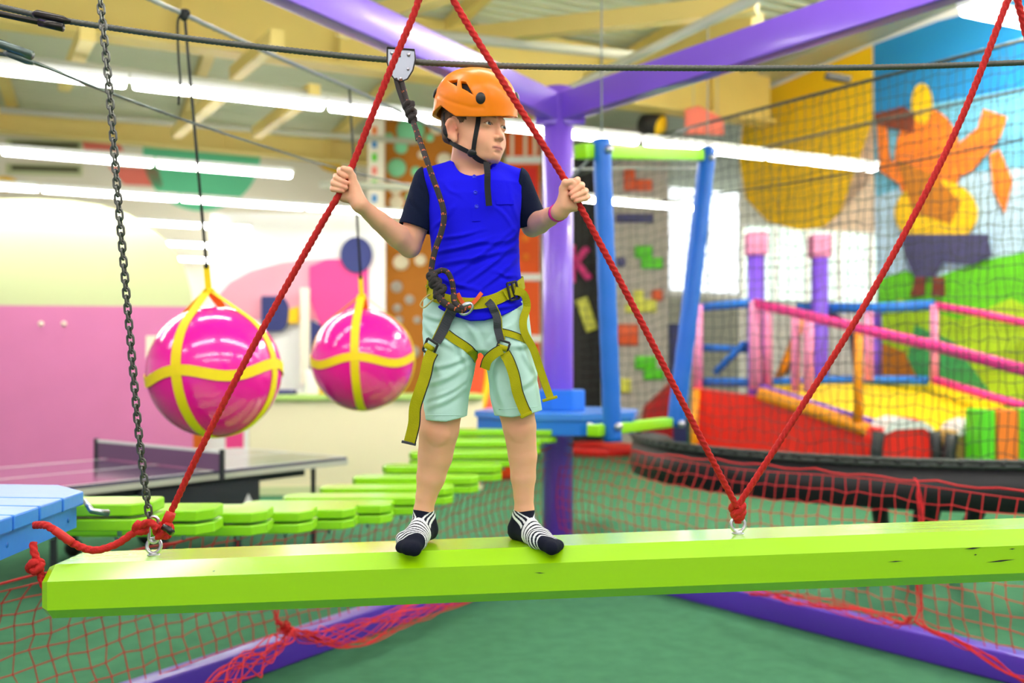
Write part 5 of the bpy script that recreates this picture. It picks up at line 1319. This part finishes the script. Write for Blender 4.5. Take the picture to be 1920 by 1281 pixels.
vents = [tri([(842, 152), (857, 150), (856, 160)]), tri([(865, 153), (873, 154), (885, 175), (866, 164)])]
hel_in = Sup(G(0, 0, .006), (.090, .111, .105), 2.35, .003, '-')
helm_g = Group([Group([HELM], .01, disp=flare), hel_in, Func(rim, G(-.2, -.2, -.2), G(.2, .2, .2), .002, '&')] + vents, .004)
helmet = sdf_mesh('helmet', helm_g, .0022, 'helmet', person)
foam = Group([Sup(G(0, 0, .006), (.0895, .1105, .1045), 2.35, .003), Ell(G(0, 0, .0), (.078, .1, .1), GR, .003, '-'), Half(G(0, 0, .034), tuple(-GU), .002)], .003)
sdf_mesh('helmet_lining', foam, .004, 'dark_foam', helmet)
for (x, y, sx, sy) in ((901, 184, .0130, .0155), (826, 164, .0130, .0155), (968, 186, .0115, .0155)):
    q, n = raycast(hel_out, x, y, 2.3, 2.95)
    if x > 960: q = Vector(G(.060, .100, .048)); n = (q - Vector(G(0, 0, .01))).normalized()
    if x < 830: q = Vector(G(-.058, -.098, .052)); n = (q - Vector(G(0, 0, .01))).normalized()
    X = n.cross(HU).normalized(); Y = X.cross(n).normalized()
    b = MB(); b.sphere(q - n * .001, 1, 24, (sx, sy, .006), (X, Y, n)); b.build('helmet_clip', 'black_plastic', helmet)

# ---- clothes
def fold_disp(folds):
    A = []
    for x0, y0, x1, y1, amp, w in folds:
        a = np.array(B(x0, y0))[[0, 2]]; b = np.array(B(x1, y1))[[0, 2]]; A.append((a, b, amp, w))
    def f(p):
        q = p[:, [0, 2]]; r = np.zeros(len(p)); fr = np.clip((2.6 - p[:, 1]) / .04, 0, 1)
        for a, b, amp, w in A:
            ab = b - a; t = (q - a) @ ab / (ab @ ab); tt = np.clip(t, 0, 1)
            n = np.array([-ab[1], ab[0]]) / math.sqrt(ab @ ab)
            d = (q - a) @ n + .006 * np.sin(tt * 3.1); e = np.where((t < 0) | (t > 1), np.minimum(np.abs(t), np.abs(t - 1)) * math.sqrt(ab @ ab), 0)
            r += amp * (np.exp(-(d / w) ** 2) - .6 * np.exp(-((d + 1.6 * w) / w) ** 2)) * np.exp(-(e / .02) ** 2) * 1.5 * (.35 + .65 * np.sin(np.clip(tt, .02, .98) * math.pi))
        return -r * fr
    return f
sf = [(815, 478, 930, 452, .004, .006), (828, 500, 965, 470, .0045, .007), (830, 452, 900, 440, .003, .005), (850, 520, 968, 430, .004, .007),
      (870, 540, 972, 455, .0035, .006), (905, 545, 973, 480, .0035, .006), (820, 520, 890, 545, .0035, .006), (812, 560, 850, 570, .003, .005),
      (815, 430, 850, 400, .003, .006), (960, 430, 925, 395, .003, .006), (935, 470, 975, 430, .004, .006), (835, 350, 862, 372, .002, .006),
      (880, 582, 975, 572, .0035, .007), (830, 580, 880, 592, .003, .006), (958, 360, 975, 420, .002, .006), (935, 515, 966, 520, .003, .006), (900, 462, 960, 452, .0035, .006)]
def hem(p):
    x = p[:, 0] / BD * FPX + 960
    y = np.interp(x, [800, 830, 860, 885, 910, 945, 990], [556, 583, 599, 605, 604, 594, 574])
    return (CAMZ - (y - HY) / FPX * BD) - p[:, 2] + np.clip((p[:, 1] - 2.56) * .0, 0, 1)
shirt_core = [Loft([row(y, l, r, b, c) for y, l, r, b, c in
              [(612, 800, 993, .102, 2.59), (590, 801, 990, .104, 2.59), (560, 804, 984, .103, 2.59), (530, 808, 978, .099, 2.59), (500, 811, 975, .096, 2.59), (450, 807, 973, .096, 2.59), (400, 800, 976, .094, 2.59),
               (370, 797, 980, .09, 2.595), (345, 802, 978, .080, 2.60), (325, 822, 955, .066, 2.605), (308, 845, 935, .055, 2.61)]], .02, pw=2.35),
              Cone(B(866, 318, .025), B(806, 346, .012), .032, .0475, .02), Cone(B(914, 318, .03), B(965, 346, .024), .032, .0465, .02),
              Cone(B(880, 322, .05), B(905, 322, .05), .036, .036, .03)]
shirt_g = Group(shirt_core + [Cone(B(889, 285, .0), B(889, 322, .0), .058, .052, .006, '-'), Ell(B(889, 300, -.05), (.054, .06, .040), k=.006, op='-'),
                Func(hem, (-.5, 2, 1.6), (.5, 3, 2.3), .002, '&')], .02, disp=fold_disp(sf))
shirt_full = Group(shirt_core, .02, disp=fold_disp(sf))
shirt = sdf_mesh('shirt', shirt_g, .0034, 'shirt', person)
# sleeves, open below
def sleeve(a, e, r0, r1, t_end, top):
    a = Vector(a); e = Vector(e); d = (e - a).normalized(); c = a + d * t_end
    out = Cone(tuple(a - d * .01), tuple(a + d * (t_end + .03)), r0, r1, .01)
    inn = Cone(tuple(a + d * .05), tuple(a + d * (t_end + .05)), r0 - .008, r1 - .004, .003, '-')
    return [out, inn, Half(tuple(c), tuple(d), .002)]
SD1 = (Vector(EL1) - Vector(SH1)).normalized(); SD2 = (Vector(EL2) - Vector(SH2)).normalized()
cut1 = Half(B(795, 340), tuple(Vector((1, .0, -.32)).normalized()), .003); cut2 = Half(B(981, 340), tuple(Vector((-1, .0, -.2)).normalized()), .003)
sl1 = Group(sleeve(B(805, 349, .012), EL1, .0495, .0475, .125, 0) + [Half(B(794, 318), (1, 0, .236), .004)], .01, disp=fold_disp([(775, 360, 795, 400, .0018, .007), (785, 330, 800, 360, .0015, .006)]))
sl2 = Group(sleeve(B(966, 349, .024), EL2, .0485, .047, .108, 0) + [Half(B(976, 321), (-1, 0, .17), .004)], .01, disp=fold_disp([(985, 350, 980, 390, .0018, .007)]))
sdf_mesh('sleeve', sl1, .003, 'sleeve', shirt); sdf_mesh('sleeve', sl2, .003, 'sleeve', shirt)
# collar band, placket, buttons, pocket
loop = []
for x, y in ((851, 300), (856, 308), (864, 316), (874, 322), (884, 326), (895, 327), (906, 324), (916, 319), (925, 311), (931, 302)):
    q, n = raycast(shirt_g, x, y, 2.4, 2.75); loop.append(q + n * .001)
b = MB(); lp = smooth_path(loop, 4); b.tube(lp, .0055, 8); b.build('collar', 'shirt', shirt)
b = MB()
pl = [raycast(shirt_g, 889 + (y - 330) * .05, y, 2.4, 2.7) for y in range(331, 420, 6)]
b.ribbon([q + n * .001 for q, n in pl], [n for q, n in pl], .022, .003); b.build('placket', 'shirt', shirt)
for y in (333, 362, 388):
    q, n = raycast(shirt_g, 889 + (y - 330) * .08, y, 2.4, 2.7); c = MB(); c.cyl(q + n * .001, q + n * .0045, .0055, 20); c.tube([q + n * .0046 + Vector((math.cos(t * .5236), 0, math.sin(t * .5236))) * .0042 for t in range(13)], .0009, 6)
    c.build('button', 'button', shirt)
b = MB(); pk = [raycast(shirt_g, x, 380 + (x - 932) * -.02, 2.4, 2.7) for x in range(930, 966, 4)]
b.ribbon([q + n * .0012 for q, n in pk], [n for q, n in pk], .012, .004)
b.build('pocket', 'shirt', shirt)

# shorts
def lg(rows, k): return Loft([row(*r) for r in rows], k, pw=2.2)
L1 = [(560, 797, 890, .078, 2.59), (600, 794, 892, .084, 2.59), (650, 794, 897, .092, 2.585), (700, 793, 889, .085, 2.58), (745, 793, 879, .078, 2.578), (800, 795, 874, .074, 2.578)]
L2 = [(560, 900, 986, .078, 2.59), (600, 898, 990, .084, 2.59), (650, 903, 998, .092, 2.585), (700, 914, 1006, .085, 2.58), (745, 921, 1013, .078, 2.578), (800, 931, 1021, .074, 2.578)]
def inner(rs): return Loft([(r[0], r[1], r[2], r[3] - .009, r[4] - .009) for r in [row(762, *[(a + b) / 2 for a, b in zip(rs[-2][1:], rs[-1][1:])]), row(*rs[-1])]], .004, '-', pw=2.2)
def shem(p):
    x = p[:, 0] / BD * FPX + 960
    y = np.interp(x, [790, 800, 840, 874, 930, 960, 1020], [784, 786, 788, 780, 778, 780, 768])
    return (CAMZ - (y - HY) / FPX * BD) - p[:, 2]
shf = [(800, 610, 850, 650, .004, .008), (870, 640, 880, 690, .004, .008), (800, 640, 830, 700, .003, .01), (805, 720, 870, 690, .003, .008), (810, 760, 868, 730, .003, .008), (900, 650, 870, 600, .004, .009),
       (935, 700, 945, 760, .004, .009), (960, 650, 1000, 640, .003, .008), (920, 720, 928, 770, .003, .007), (975, 640, 1005, 700, .003, .008), (808, 690, 880, 668, .003, .007), (960, 610, 925, 640, .004, .008), (798, 590, 845, 600, .004, .007), (960, 730, 1008, 700, .003, .008), (812, 745, 872, 715, .0025, .006)]
shorts_core = [lg(L1, .012), lg(L2, .012), Loft([row(560, 797, 986, .080, 2.59), row(600, 797, 990, .086, 2.59), row(625, 796, 992, .090, 2.59), row(658, 810, 985, .076, 2.585)], .02, pw=2.2)]
shorts_g = Group(shorts_core + [inner(L1), inner(L2), Func(shem, (-.5, 2, 1.3), (.5, 3, 1.8), .002, '&'), Func(lambda p: -hem(p) - .02, (-.5, 2, 1.3), (.5, 3, 1.8), .004, '&')], .012, disp=fold_disp(shf))
shorts = sdf_mesh('shorts', shorts_g, .0036, 'shorts', person)
for x0, x1, y0 in ((800, 868, 777), (936, 1014, 768)):
    b = MB(); pts = [raycast(shorts_g, x, y0 + (2 if x0 < 850 else -6 * (x - x0) / (x1 - x0)), 2.4, 2.7) for x in range(x0, x1, 6)]
    b.tube([q for q, n in pts], .0011, 6); b.build('hem_stitch', 'shorts', shorts)
# socks
NAVY = np.array(lin((26, 29, 44))[:3]); WHT = np.array(lin((232, 234, 238))[:3])
def sock(name, ank, heel, toe, ball_i, ball_o, toe_i, toe_o):
    hz = TOPZ + .027
    A = np.array(B(*ank)); Hh = np.array(XD(heel[0], heel[1], hz))
    pts = lambda q, z: XD(q[0], q[1], z)
    top = np.array(B(ank[0], ank[1] + 0, ank[2])) + np.array([0, 0, .004])
    prims = [Cone(tuple(top), tuple(Hh), .0268, .027, .02), Cone(tuple(Hh), pts(ball_i, TOPZ + .022), .026, .021, .018), Cone(tuple(Hh), pts(ball_o, TOPZ + .019), .025, .018, .018),
             Cone(tuple(top - np.array([0, 0, .03])), pts(((ball_i[0] + ball_o[0]) / 2, (ball_i[1] + ball_o[1]) / 2), TOPZ + .024), .027, .018, .025),
             Cone(pts(ball_i, TOPZ + .022), pts(toe_i, TOPZ + .010), .021, .0165, .012), Cone(pts(ball_o, TOPZ + .019), pts(toe_o, TOPZ + .008), .018, .0125, .012),
             Cone(pts(toe_i, TOPZ + .010), pts(toe_o, TOPZ + .008), .0155, .0125, .01),
             Cone(pts(((ball_i[0] + ball_o[0]) / 2, (ball_i[1] + ball_o[1]) / 2), TOPZ + .022), pts(((toe_i[0] + toe_o[0]) / 2, (toe_i[1] + toe_o[1]) / 2 - .004), TOPZ + .009), .019, .0145, .014),
             Cone(pts(ball_i, TOPZ + .018), pts(ball_o, TOPZ + .016), .018, .016, .012),
             Func(lambda p: (TOPZ + .0008 - np.clip(2.502 - p[:, 1], 0, .2) * .42) - p[:, 2], (-1, 2, 1), (1, 3, 1.2), .004, '&'),
             Half(tuple(top + np.array([0, 0, .004])), (0, 0, 1), .002)]
    g = Group(prims, .01)
    T = np.array(XD(toe[0], toe[1], TOPZ + .01)); ax = T - Hh; L = math.sqrt(ax @ ax); ax = ax / L
    def colr(p):
        q = p - Hh; t = (q @ ax) / L; zz = (p[:, 2] - TOPZ); t2 = t + .0 * zz
        s = np.zeros(len(p), bool)
        for a, w in ((.40, .05), (.475, .04), (.55, .034), (.62, .03), (.685, .026), (.745, .022), (.80, .016)):
            s |= (np.abs(t2 - a - .05 * (q[:, 2] / .03 - .3) * -1) < w / 2 + .004) & (zz < .085)
        az = zz + t * .10
        for a, w in ((.078, .008), (.090, .005), (.099, .003)): s |= (np.abs(az - a) < w / 2) & (t2 < .33)
        return np.where(s[:, None], WHT, NAVY)
    return sdf_mesh(name, g, .0017, 'sock', person, colr)
sock('sock', A1, (800, 2.62), (762, 2.44), (784, 2.475), (757, 2.52), (777, 2.43), (752, 2.465))
sock('sock', A2, (973, 2.62), (1043, 2.46), (1005, 2.50), (1020, 2.55), (1034, 2.445), (1047, 2.49))
# wristband
wv = (Vector(EL2) - Vector(WR2)).normalized(); c = Vector(WR2) + wv * .022; X = wv.cross(HU).normalized(); Y = wv.cross(X)
b = MB(); n = 36; vs = []
for i in range(n):
    a = 2 * math.pi * i / n
    for rr, t in ((.0225, -.007), (.0248, -.007), (.0240, .007), (.0222, .007)):
        vs.append(c + (X * math.cos(a) + Y * math.sin(a)) * rr + wv * t)
b.add(vs, [(4 * i + k, 4 * i + (k + 1) % 4, 4 * ((i + 1) % n) + (k + 1) % 4, 4 * ((i + 1) % n) + k) for i in range(n) for k in range(4)], True)
b.build('wristband', 'pink_band', person)

# ---- helmet straps
def strap(name, g, pxs, w, m, parent, off=.002, n=6, d0=2.3, d1=2.8, th=.002, edge=None):
    pp = smooth_path([(x, y, 0) for x, y in pxs], n); hits = [raycast(g, v.x, v.y, d0, d1) for v in pp]
    pts = [q + nn * off for q, nn in hits]
    for _ in range(2): pts = [pts[0]] + [(pts[i - 1] + pts[i] * 2 + pts[i + 1]) / 4 for i in range(1, len(pts) - 1)] + [pts[-1]]
    nr = [nn for q, nn in hits]
    nr = [(nr[max(0, i - 1)] + nr[i] + nr[min(len(nr) - 1, i + 1)]) for i in range(len(nr))]
    b = MB(); b.ribbon(pts, nr, w, th); o = b.build(name, m, parent)
    if edge:
        e = MB(); q = []
        for i in range(len(pts)):
            t = (pts[min(len(pts) - 1, i + 1)] - pts[max(0, i - 1)]).normalized(); s = t.cross(nr[i].normalized()).normalized(); q.append(pts[i] + s * (w if not isinstance(w, list) else w[i]) / 2 * edge[1])
        e.tube(q, .0017, 6); e.build('strap_edge', edge[0], o)
    return pts, nr, o
hg = Group(head + neck, .01)
strap('chin_strap', hg, [(898, 214), (896, 232), (893, 250), (890, 268), (888, 284)], .0125, 'black_web', helmet, .002, d0=2.3, d1=2.75)
strap('chin_strap', hg, [(835, 212), (834, 236), (839, 258), (851, 270), (868, 279), (884, 287)], .0125, 'black_web', helmet, .003, d0=2.3, d1=2.75)
strap('chin_strap', hg, [(884, 284), (892, 294), (903, 301), (912, 304), (917, 305)], .016, 'black_web', helmet, .003, d0=2.3, d1=2.75)
q, n = raycast(hg, 886, 287, 2.3, 2.75); X = n.cross(HU).normalized(); Y = X.cross(n)
b = MB(); b.sphere(q + n * .004, 1, 24, (.014, .011, .006), (X, Y, n)); b.build('buckle', 'black_plastic', helmet)
tp = [P(912, 304, 2.497), P(914, 325, 2.475), P(914, 350, 2.476), P(917, 386, 2.476)]
b = MB(); b.ribbon(smooth_path(tp, 4), [Vector((.1, -1, .05))] * 13, .0165, .0022); b.build('strap_tail', 'black_web', helmet)
b = MB(); b.tube(smooth_path([B(839, 212, .0), B(834, 222, .015), B(837, 238, .0), B(845, 222, -.02)], 5), .002, 6); b.build('cradle', 'black_plastic', helmet)

# ---- harness
cloth = Group([shirt_full, Group(shorts_core, .012)], .006)
harness = empty('harness', XD(890, 2.5, 1.75), parent=person)
belt_path = [(801, 536), (806, 548), (816, 556), (834, 562), (856, 567), (880, 570), (905, 568), (930, 561), (950, 551), (968, 541), (980, 530)]
strap('belt', cloth, belt_path, .031, 'yellow_web', harness, .003, th=.004)
bk = []
for i in range(17):
    t = math.pi * i / 16; bk.append(Vector((((980 * (1 - i / 16) + 801 * i / 16) - 960) / FPX * BD + .0, 2.59 + .115 * math.sin(t), P(0, 528 + 6 * math.sin(t), BD).z)))
b = MB(); b.ribbon(bk, [(v - Vector(XD(890, 2.56, v.z))) for v in bk], .031, .004); b.build('belt', 'yellow_web', harness)
def frame(px, py, w, h, ang, name, parent, off=.006, m='black_plastic', g=None, r=.0028, bar=True):
    q, n = raycast(g or cloth, px, py, 2.3, 2.8); q = q + n * off; X = Vector((0, 0, 1)).cross(n).normalized(); Y = n.cross(X)
    if X.x < 0: X = -X
    a = R(ang); U = X * math.cos(a) + HU * math.sin(a); V = HU * math.cos(a) - X * math.sin(a)
    b = MB()
    pts = [U * (w / 2) + V * (h / 2), U * (-w / 2) + V * (h / 2), U * (-w / 2) - V * (h / 2), U * (w / 2) - V * (h / 2)]
    for i in range(4): b.bar(q + pts[i], q + pts[(i + 1) % 4], .006, .0055, n, .0015)
    if bar: b.bar(q + (pts[0] + pts[1]) / 2 * 0 + U * w / 2, q - U * w / 2, .0055, .005, n, .0012)
    return b.build(name, m, parent), q, n, U, V
def frame_v(px, py, w, h, ang, name):
    o, q, n, U, V = frame(px, py, w, h, ang, name, harness, .0135, bar=False)
    b = MB(); b.bar(q + V * h / 2, q - V * h / 2, .005, .005, n, .001); b.build('buckle_bar', 'black_plastic', o); return o
frame_v(957, 548, .030, .047, 14, 'waist_buckle')
strap('belt_fold', cloth, [(945, 556), (952, 552), (958, 549), (966, 545), (973, 541)], .026, 'yellow_web', harness, .0095, th=.003)
# tail hanging from the waist buckle
def hang(name, pts, w, m, parent, nr=(.0, -1, .1), edge=None, n=5):
    pp = smooth_path(pts, n); N = [Vector(nr)] * len(pp); b = MB(); b.ribbon(pp, N, w, .0024); o = b.build(name, m, parent)
    if edge:
        e = MB(); q = []
        for i in range(len(pp)):
            t = (pp[min(len(pp) - 1, i + 1)] - pp[max(0, i - 1)]).normalized(); s = t.cross(Vector(nr).normalized()).normalized(); q.append(pp[i] + s * w / 2 * edge[1])
        e.tube(q, .0018, 6); e.build('strap_edge', edge[0], o)
    return o
hang('belt_tail', [B(966, 545, -.085), B(982, 552, -.075), B(988, 575, -.06), B(981, 600, -.075), B(984, 625, -.08), B(1000, 655, -.07), B(1012, 690, -.06), B(1024, 725, -.055), B(1033, 750, -.055)], .0215, 'yellow_web', harness, (.35, -1, .1))
b = MB(); b.bar(B(1017, 752, -.058), B(1045, 744, -.054), .008, .009, (0, -1, 0), .002); b.build('strap_stop', 'yellow_web', harness)
# leg loops
strap('leg_strap', cloth, [(858, 570), (849, 582), (840, 600), (830, 622), (820, 642)], .029, 'gray_web', harness, .006, edge=('yellow_web', 1))
strap('leg_strap', cloth, [(914, 565), (924, 578), (931, 596), (934, 618), (940, 640)], .022, 'gray_web', harness, .006, edge=('yellow_web', -1))
strap('thigh_strap', cloth, [(838, 626), (852, 637), (866, 646), (878, 654), (888, 664), (890, 676)], .022, 'yellow_web', harness, .004, edge=('black_web', -1))
strap('thigh_strap', cloth, [(932, 622), (945, 624), (962, 629), (978, 636), (993, 645)], .018, 'yellow_web', harness, .004, edge=('black_web', -1))
hang('thigh_strap', [B(941, 655, -.115), B(926, 664, -.11), B(914, 676, -.10), B(909, 692, -.09)], .026, 'yellow_web', harness, (-.15, -1, .1), ('black_web', 1))
for (x, y, a) in ((814, 652, -28), (944, 652, -18)):
    o, q, n, U, V = frame(x, y, .038 if x < 900 else .030, .036, a, 'leg_buckle', harness, .017, bar=False)
    b = MB(); b.tube([q - U * .013 + n * .004, q + U * .013 + n * .004], .008, 14); b.build('strap_fold', 'yellow_web', o)
hang('strap_tail', [B(811, 660, -.110), B(803, 677, -.112), B(797, 705, -.116), B(786, 738, -.118), B(778, 765, -.112), B(776, 795, -.108), B(768, 829, -.105)], .0315, 'yellow_web', harness, (-.15, -1, .1), ('black_web', -1))
hang('strap_tail', [B(946, 662, -.108), B(955, 679, -.110), B(964, 705, -.108), B(970, 735, -.105), B(980, 762, -.10), B(988, 778, -.10)], .0285, 'yellow_web', harness, (.1, -1, .1), ('black_web', -1))
b = MB(); b.bar(B(976, 783, -.104), B(997, 773, -.100), .009, .009, (0, -1, 0), .002); b.build('strap_stop', 'yellow_web', harness)
b = MB(); b.bar(B(753, 828, -.107), B(780, 834, -.105), .007, .005, (0, -1, 0), .001); b.build('strap_stop', 'gray_web', harness)
b = MB(); b.tube(smooth_path([B(806, 552, -.05), B(795, 560, -.06), B(788, 572, -.06), B(795, 577, -.065), B(806, 568, -.07), B(814, 560, -.08)], 5), .0022, 8); b.build('gear_loop', 'beige_cord', harness)
# orange tie-in loops
strap('tie_loop', cloth, [(860, 552), (864, 560), (870, 570), (880, 578)], .0105, 'orange_web', harness, .011, th=.004)
strap('tie_loop', cloth, [(904, 551), (897, 559), (889, 568), (882, 578)], .0105, 'orange_web', harness, .011, th=.004)
